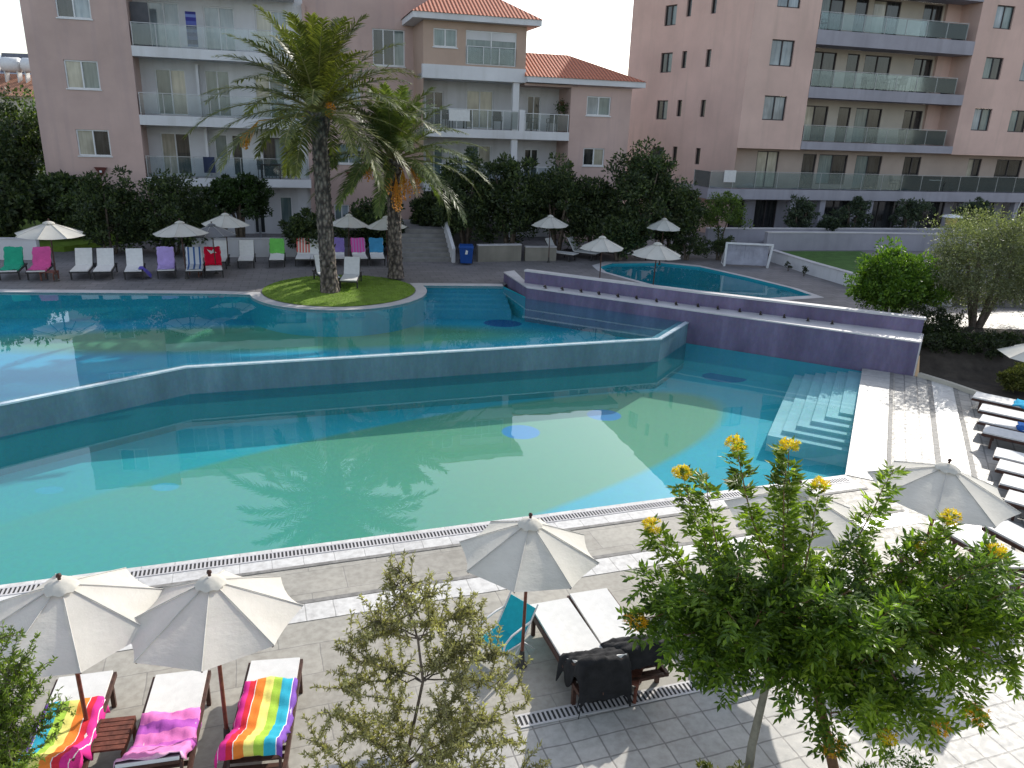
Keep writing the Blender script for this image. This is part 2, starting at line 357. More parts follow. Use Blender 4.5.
mb = MB(); mb.sheet([small], .62); S('small_pool_water', mb, WATER2)
mb = MB(); mb.sheet([small], -.2); S('small_pool_floor', mb, FLOOR3)
mb = MB()
for i in range(len(small)):
    a, b = small[i], small[(i+1) % len(small)]; mb.add([(*a, -.2), (*b, -.2), (*b, .7), (*a, .7)], [(0, 1, 2, 3)])
S('small_pool_sides', mb, FLOOR3)
# ---- lower deck
kerb = [(12.55, 22.6), (13.06, 21.76), (13.52, 20.75), (14.1, 19.6), (15.2, 18.2), (17, 16.8), (20, 15.5), (45, 13)]
mb = MB(); mb.sheet([[(-50, -12), (45, -12), (45, 13)]+kerb[::-1][1:]+[RW, K1, E1, (-34, .97), (-50, -4.5)]], 0.0); S('pool_deck', mb, STONE)
GR2 = [(-12, 7.58-12.26*.324), (12, 7.58+11.74*.324)]
mb = MB(); mb.sheet([[GR2[0], (-12, -11), (30, -11), (30, 6.5), (12, 11.2)]], .004); S('square_tile_paving', mb, SQUARE)
RE = [E1, K1]     # right pool edge; deck lies to its right (negative side)
mb = MB(); mb.sheet([[(E1[0]+.9, E1[1]-.35), (K1[0]+.85, K1[1]-.4), (12.42, 22.6)]+kerb[:5]+[(15.2, 15), (13, 11.6), (9.3, 12.9)]], .004); S('side_paving', mb, SIDE)
mb = MB(); mb.sheet([strip(NEAR, 0, -.62)], .008); S('pool_coping', mb, COPE)
mb = MB(); mb.sheet([strip([(E1[0], E1[1]), K1], 0, -.80)], .012); S('side_pool_coping', mb, COPES)
mb = MB(); mb.sheet([strip(NEAR, -1.72, -2.15)], .008); S('white_paving_band', mb, BANDM)
mb = MB(); mb.sheet([strip([(E1[0]-.8, E1[1]-1.7), (K1[0], K1[1])], -1.95, -2.5)], .012); S('white_side_band', mb, BANDM)
# joints of darker small stones either side of the bands
mb = MB()
for a, b in ((-.62, -.70), (-1.62, -1.71)): mb.sheet([strip(NEAR, a, b)], .011)
mb.sheet([strip([E1, K1], -.81, -.9)], .014); mb.sheet([strip([(E1[0]-.8, E1[1]-1.7), K1], -1.82, -1.94)], .014); mb.sheet([strip([(E1[0]-.8, E1[1]-1.7), K1], -2.51, -2.62)], .014)
S('dark_joint_strip', mb, mat('dark_joint', (.24, .23, .215), .7, .4, 8, .3))
# drain grates: slotted channels
def grate(p, q, wd, label):
    p, q = Vector(p), Vector(q); ln = (q-p).length; ang = math.atan2(q.y-p.y, q.x-p.x)
    t = empty('drain_grate', (p.x, p.y, .0), ang, label, 'drain grate')
    m = MB(); m.box((0, -wd/2-.03, .009), (ln, -wd/2, .018)); m.box((0, wd/2, .009), (ln, wd/2+.03, .018)); m.build('channel_edge', COPE2, t)
    m = MB(); m.box((0, -wd/2, -.03), (ln, wd/2, .0095)); m.build('channel', mat('dark_channel', (.05, .05, .05)), t)
    m = MB(); k = 0.0
    while k < ln: m.box((k, -wd/2, .0095), (k+.028, wd/2, .017)); k += .062
    m.build('slats', COPE2, t)
d = Vector((E1[0]-NEAR[0][0], E1[1]-NEAR[0][1])).normalized(); nn = Vector((d.y, -d.x))
p0 = Vector(E1)-d*18+nn*.22; p1 = Vector(E1)-d*.1+nn*.22
grate(p0, p1, .17, 'long slotted drain grate set in the white coping along the near pool edge')
grate((.22, 7.57), (9.0, 7.53+8.9*.324), .16, 'slotted drain grate between the stone paving and the square tiles')
# ---- upper terrace
wback = [(12.97, 23.72), (6.46, 26.48), (.40, 29.44)]
up = [(-70, 20.5), (-27, 24.7)]+upedge[1:]+[(-.12, 32.1), (.43, 29.5)]+[(6.46, 26.5), (12.97, 23.74), (13.6, 24.6), (16, 26.5), (24, 26), (70, 24), (70, 130), (-70, 130)]
mb = MB(); mb.sheet([up, small], .70); S('upper_terrace', mb, UPPAVE)
mb = MB(); mb.sheet([strip(upedge, 0, .42)], .708)
for i in range(len(upedge)-1):
    a, b = upedge[i], upedge[i+1]; mb.add([(*a, .60), (*b, .60), (*b, .708), (*a, .708)], [(0, 1, 2, 3)])
S('upper_pool_coping', mb, COPE2)
mb = MB(); sc = small+[small[0]]
cx = sum(p[0] for p in small)/len(small); cyy = sum(p[1] for p in small)/len(small)
out = [(cx+(x-cx)*1.09, cyy+(y-cyy)*1.13) for x, y in small]
mb.sheet([out, small], .706); S('small_pool_coping', mb, COPE2)
isl = [(-6.7+2.85*math.cos(2*PI*k/48), 28.75+2.85*math.sin(2*PI*k/48)) for k in range(48)]
mb = MB()
for r0, r1, z0, z1 in ((0, .4, .82, .81), (.4, .75, .81, .78), (.75, 1, .78, .72)):
    for k in range(48):
        a, b = isl[k], isl[(k+1) % 48]; f = lambda p, r: (-6.7+(p[0]+6.7)*r, 28.75+(p[1]-28.75)*r)
        mb.add([(*f(a, r0), z0), (*f(a, r1), z1), (*f(b, r1), z1), (*f(b, r0), z0)], [(0, 1, 2, 3)], True)
S('grass_island', mb, GRASS)
mb = MB()
for k in range(9000):
    a = random.random()*2*PI; r = 2.8*math.sqrt(random.random()); x, y = -6.7+r*math.cos(a), 28.75+r*math.sin(a); z = .82-.10*(r/2.85)**2-.01
    t = random.random()*PI; dx, dy = math.cos(t)*.012, math.sin(t)*.012; h = random.uniform(.03, .07)
    mb.add([(x-dx, y-dy, z), (x+dx, y+dy, z), (x+random.uniform(-.02, .02), y+random.uniform(-.02, .02), z+h)], [(0, 1, 2)])
tag(mb.build('grass', leafmat('grass_blade', (.10, .19, .02), (.16, .26, .03), (.22, .30, .05), .3)), 'short bright grass on the round island between the palms', 'grass', kind='stuff')
mb = MB()    # broad steps into the upper pool
for i in range(5):
    o_ = i*.42; mb.prism([(-3.95, 30.10-o_), (-.45+.08*i, 30.60-o_), (-.42, 30.9), (-3.95, 30.5)], -.25, .54-.11*i)
S('upper_pool_steps', mb, poolmat('step_blue_mosaic', (.09, .38, .50), []))
mb = MB()    # L-shaped underwater steps in the lower pool
e = Vector((E1[0]-K1[0], E1[1]-K1[1])).normalized(); ww = Vector((D1[0]-K1[0], D1[1]-K1[1])).normalized(); K = Vector(K1)
for i in range(6):
    a, b = 1.98-.32*i, 6.0-.34*i
    q = [K, K+e*b, K+e*b+ww*a, K+ww*a]; mb.prism([tuple(p) for p in q], -1.0, (-.56, -.47, -.38, -.29, -.21, -.14)[i])
S('lower_pool_steps', mb, STEPM)
mb = MB(); mb.sheet([[(-3000, -3000), (3000, -3000), (3000, 3000), (-3000, 3000)], [(-70, -12), (-70, 130), (70, 130), (70, 24), (45, 13), (45, -12)]], .55); S('ground', mb, mat('dry_ground', (.22, .19, .13), .95, .4, .05, 0))
mb = MB(); mb.sheet([[(-70, -12), (-50, -12), (-50, -4.5), (-34, .97), (-27, -1.2), (-27, 24.7), (-70, 20.5)]], -.02); S('side_ground', mb, STONE)
mb = MB(); mb.box((-50, -12.5, -.3), (45, -12, .55)); mb.box((-34, -4, -.3), (-27, 1, -.01)); S('ground_edge', mb, STONE)
# planted bed to the right of the fountain wall
bed = kerb[:-1]+[(45, 13), (70, 24), (24, 26), (16, 26.5), (13.6, 24.6), (13.0, 23.7)]
mb = MB()
pts = bed; zz = {i: (.05 if i < 8 else .7) for i in range(len(pts))}
for t in tessellate_polygon([[Vector((x, y, 0)) for x, y in pts]]):
    a, b, c = [Vector((*pts[k], 0)) for k in t]
    if (b-a).cross(c-a).z < 0: t = t[::-1]
    mb.add([(*pts[k], zz[k]) for k in t], [(0, 1, 2)])
S('planted_bed_soil', mb, SOIL)
mb = MB(); k2 = kerb[:7]; P_ = off(k2, -.07); Q_ = off(k2, .07); mb.prism(P_+Q_[::-1], -.05, .13); S('bed_kerb', mb, CREAM)
mb = MB(); gp = [tuple(at(x, y, .55)[:2]) for x, y in [(925, 378), (985, 360), (1024, 340), (1100, 340), (1100, 356), (1024, 352)]]
# footpath glimpsed behind the olive tree
mb.prism([(19.2, 27.6), (28, 22.6), (29, 24.4), (20.4, 29.2)], .3, .72); S('garden_path', mb, COPE2)
# ---- hills far away
mb = MB(); hv = []; N = 90
for i in range(N+1):
    x = -2600+i*50; h = 105+30*math.sin(i*.31)+18*math.sin(i*.83+1)+12*math.sin(i*1.9)
    hv += [(x, 1900, -5), (x, 1950, h*.55+20), (x, 2200, h*.8), (x, 2600, -5)]
mb.add(hv, [(4*i+j, 4*i+4+j, 4*i+5+j, 4*i+1+j) for i in range(N) for j in range(3)], True)
S('hills', mb, mat('hazy_hill', (.36, .40, .46), 1, .1, .003, 0, spec=0))

# ================================================================== POOL WALLS
t = empty('infinity_edge_wall', (-1.8, 21.15, -.08), 0, 'long angled grey-green mosaic wall holding the upper pool above the lower one', 'pool wall')
mb = MB(); mb.prism(off(INF, .02)+off(INF, -.0)[::-1] if 0 else INF+off(INF, .34)[::-1], -1.0, .63); wbuild(mb, 'wall', TILEW, t)
mb = MB(); mb.prism(off(INF, -.02)+off(INF, .12)[::-1], .632, .672)
m, n_, b = newmat('wet_white_rim'); b.inputs['Base Color'].default_value = (.62, .70, .74, 1); b.inputs['Roughness'].default_value = .12; b.inputs['Specular IOR Level'].default_value = .8
n1 = noise(n_, texco(n_), 6, 4); L(n_, ramp(n_, n1, [(.3, (.42, .56, .64)), (.7, (.70, .76, .78))]), b.inputs['Base Color']); wbuild(mb, 'rim', m, t)
t = empty('fountain_wall', (6.4, 25.6, 0), 0, 'long purple mosaic fountain wall with a white ledge and a white top, right of the pools', 'fountain wall')
front = [(-.51, 31.55), (.43, 28.65), RW]; back = [(13.0, 23.76), (6.48, 26.52), (.42, 29.48), (-.10, 32.05)]
mb = MB(); mb.prism(front+back, -1.0, 1.055); wbuild(mb, 'lower_wall', PURPLE, t)
mb = MB(); f2 = off(front, -.015); mb.prism(f2+[(13.0, 23.72), (6.46, 26.48), (.44, 29.44), (-.09, 32.02)], 1.057, 1.10); lg = wbuild(mb, 'ledge', COPE2, t)
bk = [(.34, 29.44), (6.46, 26.48), (12.97, 23.72)]
mb = MB(); mb.prism(bk+off(bk, .22)[::-1], .5, 1.535); wbuild(mb, 'upper_wall', PURPLE, t)
mb = MB(); c2 = [(.30, 29.46), (6.46, 26.46), (13.0, 23.68)]; mb.prism(c2+off(c2, .28)[::-1], 1.537, 1.60); wbuild(mb, 'cap', COPE2, t)
mb = MB(); mb.prism([(12.40, 22.66), (13.0, 23.70), (13.03, 23.69), (12.44, 22.64)], .0, 1.09); wbuild(mb, 'end_trim', COPE2, t)
SP = [(1.06, 28.21), (1.69, 27.97), (2.38, 27.74), (3.01, 27.43), (3.67, 27.12), (4.32, 26.91), (4.98, 26.54), (5.61, 26.18), (6.34, 26.0), (6.97, 25.73), (7.66, 25.47), (8.28, 25.15), (8.98, 24.84), (9.65, 24.48), (10.34, 24.19)]
BRASS = mat('dark_brass', (.06, .05, .04), .35, .3, 10, 0, metal=.6)
sp0 = None
for i, (x, y) in enumerate(SP):
    y += .32; x += .08
    if sp0 is None:
        sp0 = empty('water_spout', (x, y, 1.10), 0, 'small dark curved water spout on the white ledge of the purple wall', 'water spout', 'water spouts along the fountain wall ledge')
        mb = MB(); mb.tube([(0, 0, .002), (0, 0, .022)], .055, 10); mb.build('base', BRASS, sp0)
        mb = MB(); mb.tube([(0, 0, .02), (0, 0, .08), (-.02, -.04, .12), (-.05, -.11, .125), (-.07, -.16, .09)], [.022, .022, .024, .03, .036], 8); mb.build('nozzle', BRASS, sp0)
        km = kidmap()
    else:
        c = copy_tree(sp0, km); c.location = (x, y, 1.10)

# ================================================================== BUILDINGS
class Fac:
    def __init__(s, o, deg): a = R(deg); s.o = o; s.u = (math.cos(a), math.sin(a)); s.n = (math.sin(a), -math.cos(a))
    def P(s, a, d, z): return (s.o[0]+s.u[0]*a+s.n[0]*d, s.o[1]+s.u[1]*a+s.n[1]*d, z)
    def box(s, mb, a0, a1, d0, d1, z0, z1):   # d0 front (bigger) ... d1 back
        mb.hexa([s.P(a0, d0, z0), s.P(a1, d0, z0), s.P(a1, d1, z0), s.P(a0, d1, z0), s.P(a0, d0, z1), s.P(a1, d0, z1), s.P(a1, d1, z1), s.P(a0, d1, z1)])
    def wall(s, mb, a0, a1, z0, z1, d, holes, rev=.16):
        A_ = sorted({a0, a1, *[h[0] for h in holes], *[h[1] for h in holes]}); Z_ = sorted({z0, z1, *[h[2] for h in holes], *[h[3] for h in holes]})
        for i in range(len(A_)-1):
            for j in range(len(Z_)-1):
                ca, cz = (A_[i]+A_[i+1])/2, (Z_[j]+Z_[j+1])/2
                if any(h[0] < ca < h[1] and h[2] < cz < h[3] for h in holes): continue
                mb.add([s.P(A_[i], d, Z_[j]), s.P(A_[i+1], d, Z_[j]), s.P(A_[i+1], d, Z_[j+1]), s.P(A_[i], d, Z_[j+1])], [(0, 1, 2, 3)])
        for h in holes:
            q = [(h[0], h[2]), (h[1], h[2]), (h[1], h[3]), (h[0], h[3])]
            for k in range(4):
                a, b = q[k], q[(k+1) % 4]
                mb.add([s.P(a[0], d, a[1]), s.P(b[0], d, b[1]), s.P(b[0], d-rev, b[1]), s.P(a[0], d-rev, a[1])], [(0, 1, 2, 3)])
def window(F_, par, h, d, panes, fm=METALW, kind='window', sill=True, rev=.12, fw=.06, cols=2):
    """h=(a0,a1,z0,z1): frame bars with one pane per column set back in the opening"""
    a0, a1, z0, z1 = h; mb = MB(); g = rev-.02; e = .004
    for x0, x1, y0, y1 in ((a0+e, a1-e, z0+e, z0+fw), (a0+e, a1-e, z1-fw, z1-e), (a0+e, a0+fw, z0+fw, z1-fw), (a1-fw, a1-e, z0+fw, z1-fw)): F_.box(mb, x0, x1, d-g+.05, d-g-.03, y0, y1)
    cw = (a1-a0)/cols
    for k in range(1, cols): F_.box(mb, a0+cw*k-fw/2, a0+cw*k+fw/2, d-g+.055, d-g-.025, z0+fw, z1-fw)
    if sill: F_.box(mb, a0-.05, a1+.05, d+.05, d-g+.0, z0-.05, z0-.001)
    o = wbuild(mb, kind, fm, par)
    for k in range(cols):
        m = MB(); dd = d-g-(.01 if k % 2 else .0); x0, x1 = a0+cw*k+(fw if k == 0 else fw/2), a0+cw*(k+1)-(fw if k == cols-1 else fw/2)
        m.add([F_.P(x0, dd, z0+fw), F_.P(x1, dd, z0+fw), F_.P(x1, dd, z1-fw), F_.P(x0, dd, z1-fw)], [(0, 1, 2, 3)])
        sub(m, 'pane', panes[k % len(panes)], o)
    return o
def railing(F_, par, a0, a1, d, z0, z1, glass, npost=6, rail=METALG, ends=0):
    mb = MB(); F_.box(mb, a0, a1, d+.02, d-.02, z1-.03, z1)
    for k in range(npost+1):
        x = a0+.03+(a1-a0-.06)*k/npost; F_.box(mb, x-.015, x+.015, d+.012, d-.012, z0, z1-.03)
    o = wbuild(mb, 'railing', rail, par)
    m = MB(); F_.box(m, a0+.02, a1-.02, d+.006, d-.006, z0+.06, z1-.06)
    for sgn in ([a0, a1] if ends else []):
        F_.box(m, sgn-.005, sgn+.005, d-.01, d-ends, z0+.06, z1-.06)
    sub(m, 'glass_panel', glass, o); return o
HOLE = []
# ---- building A (left): pink block, white balcony bay, pink wing
FA = Fac((-18.70, 39.39), 15.5)
tA = empty('apartment_building', (-18.7, 39.4, .7), 0, 'left apartment block with a pink end wall and white glass-railed balconies behind the palms', 'building')
wp = [(-3.0, -1.55, 7.76, 9.02), (-2.9, -1.45, 4.70, 5.92), (-3.0, -1.55, 10.82, 12.1)]
mb = MB(); FA.wall(mb, -4.45, 0, 0, 13.1, 0, wp); mb.add([FA.P(-4.45, 0, 0), FA.P(-4.45, -11, 0), FA.P(-4.45, -11, 13.1), FA.P(-4.45, 0, 13.1)], [(0, 1, 2, 3)])
mb.add([FA.P(0, 0, 0), FA.P(0, -1.62, 0), FA.P(0, -1.62, 13.1), FA.P(0, 0, 13.1)], [(3, 2, 1, 0)]); mb.add([FA.P(-4.45, 0, 13.1), FA.P(0, 0, 13.1), FA.P(0, -11, 13.1), FA.P(-4.45, -11, 13.1)], [(0, 1, 2, 3)])
wbuild(mb, 'end_wall', PINK, tA)
for h, p in zip(wp, ([PANEC, PANEG], [PANEC, PANED], [PANED, PANEB])): window(FA, tA, h, 0, p)
dr3 = [(.65, 2.08, 9.82, 11.95), (3.2, 4.65, 9.82, 11.9), (5.65, 7.2, 9.82, 11.9)]
dr2 = [(.66, 2.1, 6.72, 8.9), (3.0, 4.2, 6.72, 8.95), (5.4, 6.9, 6.72, 8.85)]
dr1 = [(.60, 2.02, 3.76, 5.85), (3.2, 3.85, 4.55, 5.85), (4.05, 4.6, 3.76, 5.85), (5.6, 7.4, 3.76, 5.75)]
dr0 = [(.3, 1.6, .7, 2.9), (4.9, 5.5, .7, 2.8), (6.3, 6.95, 1.2, 2.7)]
mb = MB(); FA.wall(mb, 0, 8.0, 0, 13.1, -1.6, dr3+dr2+dr1+dr0); wbuild(mb, 'balcony_wall', WHITE, tA)
pl = [[PANEB, PANEB], [PANEB, PANEB], [PANEC, PANEB], [PANEG, PANEC], [PANEG, PANEG], [PANEC, PANEG], [PANEC, PANED], [PANEG], [PANED], [PANED, PANEG, PANED], [PANED], [PANED], [PANEG]]
for h, p in zip(dr3+dr2+dr1+dr0, pl): window(FA, tA, h, -1.6, p, METALW if len(p) < 3 else STEELF, 'balcony_door' if h[3]-h[2] > 1.6 else 'window', sill=h[3]-h[2] < 1.6, cols=len(p))
mb = MB(); FA.wall(mb, 8.0, 15.6, 0, 13.1, -1.602, [(9.4, 10.75, 4.5, 5.55), (9.5, 10.8, 7.6, 8.9), (11.5, 13.2, 9.6, 11.4), (9.2, 10.0, .9, 2.3)]); mb.add([FA.P(0, -1.6, 13.1), FA.P(15.6, -1.6, 13.1), FA.P(15.6, -11, 13.1), FA.P(0, -11, 13.1)], [(0, 1, 2, 3)])
FA.box(mb, 7.95, 8.12, -1.4, -1.6, 0, 12.3)
wbuild(mb, 'wing_wall', PINK, tA)
for h in [(9.4, 10.75, 4.5, 5.55), (9.5, 10.8, 7.6, 8.9), (9.2, 10.0, .9, 2.3)]: window(FA, tA, h, -1.6, [PANEG, PANEB])
window(FA, tA, (11.5, 13.2, 9.6, 11.4), -1.6, [PANED, PANED, PANEG], cols=3)
for z0, z1, e_ in ((3.32, 3.73, 8.0), (6.22, 6.69, 7.75), (9.34, 9.80, 7.6), (12.35, 12.8, 7.6)):
    mb = MB(); FA.box(mb, .003, e_, .02, -1.598, z0, z1); wbuild(mb, 'balcony_slab', WHITE, tA)
for z, e_ in ((3.73, 7.9), (6.69, 7.65), (9.80, 7.5)): railing(FA, tA, .06, e_, -.04, z, z+1.04, GLS, 7)
for z, a in ((3.75, 2.9), (6.7, 2.75)):      # dividing wall between two flats
    mb = MB(); FA.box(mb, a-.08, a+.04, -.9, -1.598, z, z+2.45); wbuild(mb, 'divider', WHITE, tA)
mb = MB(); FA.box(mb, 5.2, 5.32, -.05, -.17, .7, 3.32); wbuild(mb, 'drainpipe', METALG, tA)
def wall_lamp(F_, a, d, z, s, label, par=None):
    t = empty('wall_lamp', F_.P(a, d, z), math.atan2(F_.u[1], F_.u[0]), label, 'wall lamp')
    mb = MB(); mb.add([(-s, -.02, s*.8), (s, -.02, s*.8), (0, -.02, -s*.8), (-s, -.2, s*.8), (s, -.2, s*.8), (0, -.12, -s*.8)], [(3, 4, 5), (0, 2, 1), (0, 3, 5, 2), (1, 2, 5, 4), (0, 1, 4, 3)]); mb.build('shade', mat('terracotta_lamp', (.12, .035, .03), .6), t)
    mb = MB(); mb.box((-.04, -.02, -.05), (.04, 0, .05)); mb.build('bracket', STEELF, t)
    mb = MB(); mb.box((-.05, -.21, -.02), (.05, -.19, .08)); mb.build('lens', METALW, t)
wall_lamp(FA, -2.0, 0, 3.95, .28, 'dark red triangular wall lamp on the pink end wall of the left block')
wall_lamp(FA, 10.1, -1.6, 3.9, .22, 'small dark red wall lamp on the pink wall between the two palms')
# ---- building C (middle), tiled roofs
FC = Fac((.354, 42.875), 16.0)
tC = empty('apartment_building', (-2.5, 42, .7), 0, 'middle pink apartment block with stepped red tiled roofs and railed balconies', 'building')
h1 = [(-5.1, -3.9, 10.42, 11.27), (-3.45, -.8, 9.68, 11.28)]
mb = MB(); FC.wall(mb, -5.6, -.28, 9.6, 11.62, 0, h1); mb.add([FC.P(-5.6, 0, 0), FC.P(-5.6, -7, 0), FC.P(-5.6, -7, 11.6), FC.P(-5.6, 0, 11.6)], [(0, 1, 2, 3)])
mb.add([FC.P(-.28, 0, 8.9), FC.P(-.28, -7, 8.9), FC.P(-.28, -7, 11.6), FC.P(-.28, 0, 11.6)], [(3, 2, 1, 0)])
wbuild(mb, 'upper_wall', mat('tan_pink_render', (.46, .33, .26), .9, .12, .45, .1, stain=(.36, .26, .21)), tC)
window(FC, tC, h1[0], 0, [PANEG, PANEG]); window(FC, tC, h1[1], 0, [PANEG, PANEG], cols=2, sill=False)
mb = MB(); FC.box(mb, -3.42, -.83, -.085, -.09, 10.85, 11.22); wbuild(mb, 'roller_blind', WHITE, tC)
railing(FC, tC, -3.4, -.85, .06, 9.7, 10.55, GLS, 3, METALW)
mb = MB(); FC.box(mb, -5.65, -.26, .06, -.3, 8.95, 9.6); FC.box(mb, -5.6, -.28, -.3, -2, 8.93, 9.2); wbuild(mb, 'white_band', WHITE, tC)
rc = [(-2.95, -1.45, 6.6, 8.55), (-5.2, -4.2, 6.6, 8.4), (.48, 1.25, 6.6, 8.4), (-2.95, -1.5, 3.87, 5.72), (-5.2, -4.2, 3.9, 5.7), (.42, 1.25, 3.87, 5.6), (-3, -1.5, .7, 2.8)]
mb = MB(); FC.wall(mb, -5.6, 2.3, 0, 8.95, -2.0, rc); wbuild(mb, 'balcony_wall', WHITE, tC)
for h, p in zip(rc, ([PANEC, PANEC], [PANED, PANED], [PANED, PANED], [PANEG, PANEC], [PANEC, PANEG], [PANED, PANED], [PANED, PANED])): window(FC, tC, h, -2.0, p, kind='balcony_door', sill=False)
for z0, z1 in ((6.14, 6.57), (3.4, 3.85)):
    mb = MB(); FC.box(mb, -5.6, 2.298, .05, -1.998, z0, z1); wbuild(mb, 'balcony_slab', WHITE, tC)
for z0, z1 in ((6.57, 8.95), (3.85, 6.14), (.5, 3.4)):
    mb = MB(); FC.box(mb, -.88, -.55, -.06, -.36, z0, z1-.001); wbuild(mb, 'column', WHITE, tC)
for z in (6.57, 3.85):
    mb = MB(); FC.box(mb, -.52, -.22, .04, -.25, z, z+1.05); wbuild(mb, 'parapet_post', WHITE, tC)
    railing(FC, tC, -5.55, -.55, 0, z, z+.98, GLS, 6, METALW); railing(FC, tC, -.2, 2.25, 0, z, z+.9, GLS, 3, METALW)
h2 = [(3.22, 4.6, 7.48, 8.46), (3.2, 4.44, 4.86, 5.8), (3.2, 4.4, 1.6, 2.6)]
mb = MB(); FC.wall(mb, 2.3, 5.78, 0, 8.9, 0, h2); mb.add([FC.P(2.3, 0, 0), FC.P(2.3, -2, 0), FC.P(2.3, -2, 8.9), FC.P(2.3, 0, 8.9)], [(0, 1, 2, 3)])
mb.add([FC.P(5.78, 0, 0), FC.P(5.78, -7, 0), FC.P(5.78, -7, 8.9), FC.P(5.78, 0, 8.9)], [(3, 2, 1, 0)]); FC.box(mb, -.27, 2.3, -.02, -2, 8.83, 8.95)
wbuild(mb, 'side_block_wall', PINK, tC)
for h, p in zip(h2, ([PANEB, PANEG], [PANED, PANEC], [PANED, PANED])): window(FC, tC, h, 0, p)
def hip(F_, par, a0, a1, d0, d1, z, rise, ridge0, ridge1, dr, th=.28):
    """overhanging white eave and a hipped tiled roof"""
    mb = MB(); F_.box(mb, a0, a1, d0, d1, z, z+th); ev = wbuild(mb, 'eave', WHITE, par)
    m = MB(); zt = z+th+.004; a, b, c, d = F_.P(a0-.06, d0+.06, zt), F_.P(a1+.06, d0+.06, zt), F_.P(a1+.06, d1, zt), F_.P(a0-.06, d1, zt)
    e, f = F_.P(ridge0, dr, zt+rise), F_.P(ridge1, dr, zt+rise)
    m.add([a, b, c, d, e, f], [(0, 1, 5, 4), (1, 2, 5), (2, 3, 4, 5), (3, 0, 4)])
    wbuild(m, 'roof', MATS.get('tiles') or MATS.setdefault('tiles', rooftile('red_roof_tiles', R(15.5))), par)
hip(FC, tC, -6.2, .32, .6, -7.4, 11.62, 1.75, -3.6, -2.3, -3.0)
hip(FC, tC, -.27, 6.35, .45, -7.4, 8.98, 1.35, -.2, 2.9, -2.6)
# ---- building B (right)
FB = Fac((17.235, 49.59), 16.0)
tB = empty('apartment_building', (20, 50, .7), 0, 'tall salmon apartment block with long grey balcony slabs and greenish glass, at the right', 'building')
far, cor = Vector((7.19, 57.05)), Vector((13.015, 48.38))
FL = Fac(tuple(far), 0); ul = (cor-far).normalized(); FL.u = tuple(ul); FL.n = (ul.y, -ul.x)
LL = (cor-far).length
big = [(3.15, 4.2, z, z+1.2) for z in (7.5, 10.4, 13.2)]+[(3.1, 4.2, 4.72, 5.75)]
sl = [(a, a+.42, z, z+1.0) for z in (4.85, 7.72, 10.62, 13.6) for a in (5.05, 7.1)]
mb = MB(); FL.wall(mb, 0, LL, 0, 15.05, 0, big+sl, .2)
mb.add([FL.P(0, 0, 15.05), FL.P(LL, 0, 15.05), FL.P(LL, 0, 18.4)], [(0, 1, 2)]); mb.add([FL.P(0, 0, 0), FL.P(0, 0, 15.05), FL.P(0, -9, 15.05), FL.P(0, -9, 0)], [(0, 1, 2, 3)])
wbuild(mb, 'side_wall', PINK2, tB)
for h in big: window(FL, tB, h, 0, [PANED, PANEG], STEELF, rev=.16, sill=False)
for h in sl: window(FL, tB, h, 0, [PANED], STEELF, rev=.18, sill=False, cols=1, fw=.05)
wl = [(-2.95, -1.43, z0, z1) for z0, z1 in ((7.65, 9.03), (10.67, 12.1), (13.8, 15.15), (16.6, 17.8))]
mb = MB(); FB.wall(mb, -4.4, 0, 6.02, 18.4, 0, wl); mb.add([FB.P(0, 0, 6.02), FB.P(0, -1.8, 6.02), FB.P(0, -1.8, 18.4), FB.P(0, 0, 18.4)], [(3, 2, 1, 0)])
FB.box(mb, -4.4, 0, 0, -1.1, 6.0, 6.02); wbuild(mb, 'front_wall', PINK2, tB); mb = MB(); FB.box(mb, 11.46, 26, 0, -1.1, 6.0, 6.019); wbuild(mb, 'soffit', PINK2, tB)
for h in wl: window(FB, tB, h, 0, [PANEB, PANEB], STEELF, rev=.16, sill=False)
wr = [(12.6, 14.0, z0, z1) for z0, z1 in ((7.54, 8.91), (10.68, 11.98), (13.63, 14.97))]+[(15.6, 17.05, z0, z1) for z0, z1 in ((7.54, 8.91), (10.68, 11.98), (13.63, 14.97))]+[(18.8, 20.2, 7.54, 8.9)]
mb = MB(); FB.wall(mb, 11.46, 26, 6.02, 18.4, 0, wr); mb.add([FB.P(11.46, 0, 6.02), FB.P(11.46, -1.8, 6.02), FB.P(11.46, -1.8, 18.4), FB.P(11.46, 0, 18.4)], [(0, 1, 2, 3)])
wbuild(mb, 'right_front_wall', PINK2, tB)
for i, h in enumerate(wr): window(FB, tB, h, 0, [[PANEB, PANEG], [PANEG, PANED]][i % 2], STEELF, rev=.16, sill=False)
DM = mat('beige_recess', (.50, .45, .38), .85, .12, .6, .08)
for li, (z, top) in enumerate(((6.5, 9.03), (9.65, 12.0), (12.8, 15.05), (15.6, 18.2))):
    hs = [(1.0, 2.9, z, z+2.15), (3.7, 4.6, z, z+2.15), (5.0, 7.0, z, z+2.15), (8.75, 10.2, z, z+2.15)]
    mb = MB(); FB.wall(mb, 0, 10.35, z-.5, top, -1.8, hs); wbuild(mb, 'balcony_wall', DM, tB)
    mb = MB(); FB.wall(mb, 10.35, 11.46, z-.5, top, -1.6, []); mb.add([FB.P(10.35, -1.6, z-.5), FB.P(10.35, -1.8, z-.5), FB.P(10.35, -1.8, top), FB.P(10.35, -1.6, top)], [(0, 1, 2, 3)]); wbuild(mb, 'pink_panel', PINK2, tB)
    for k, h in enumerate(hs): window(FB, tB, h, -1.8, [[PANEC, PANED], [PANED], [PANEG, PANED], [PANED, PANED]][(k+(li if k in (0, 2) else 0)) % 4], STEELF, 'balcony_door', False, cols=2 if k != 1 else 1)
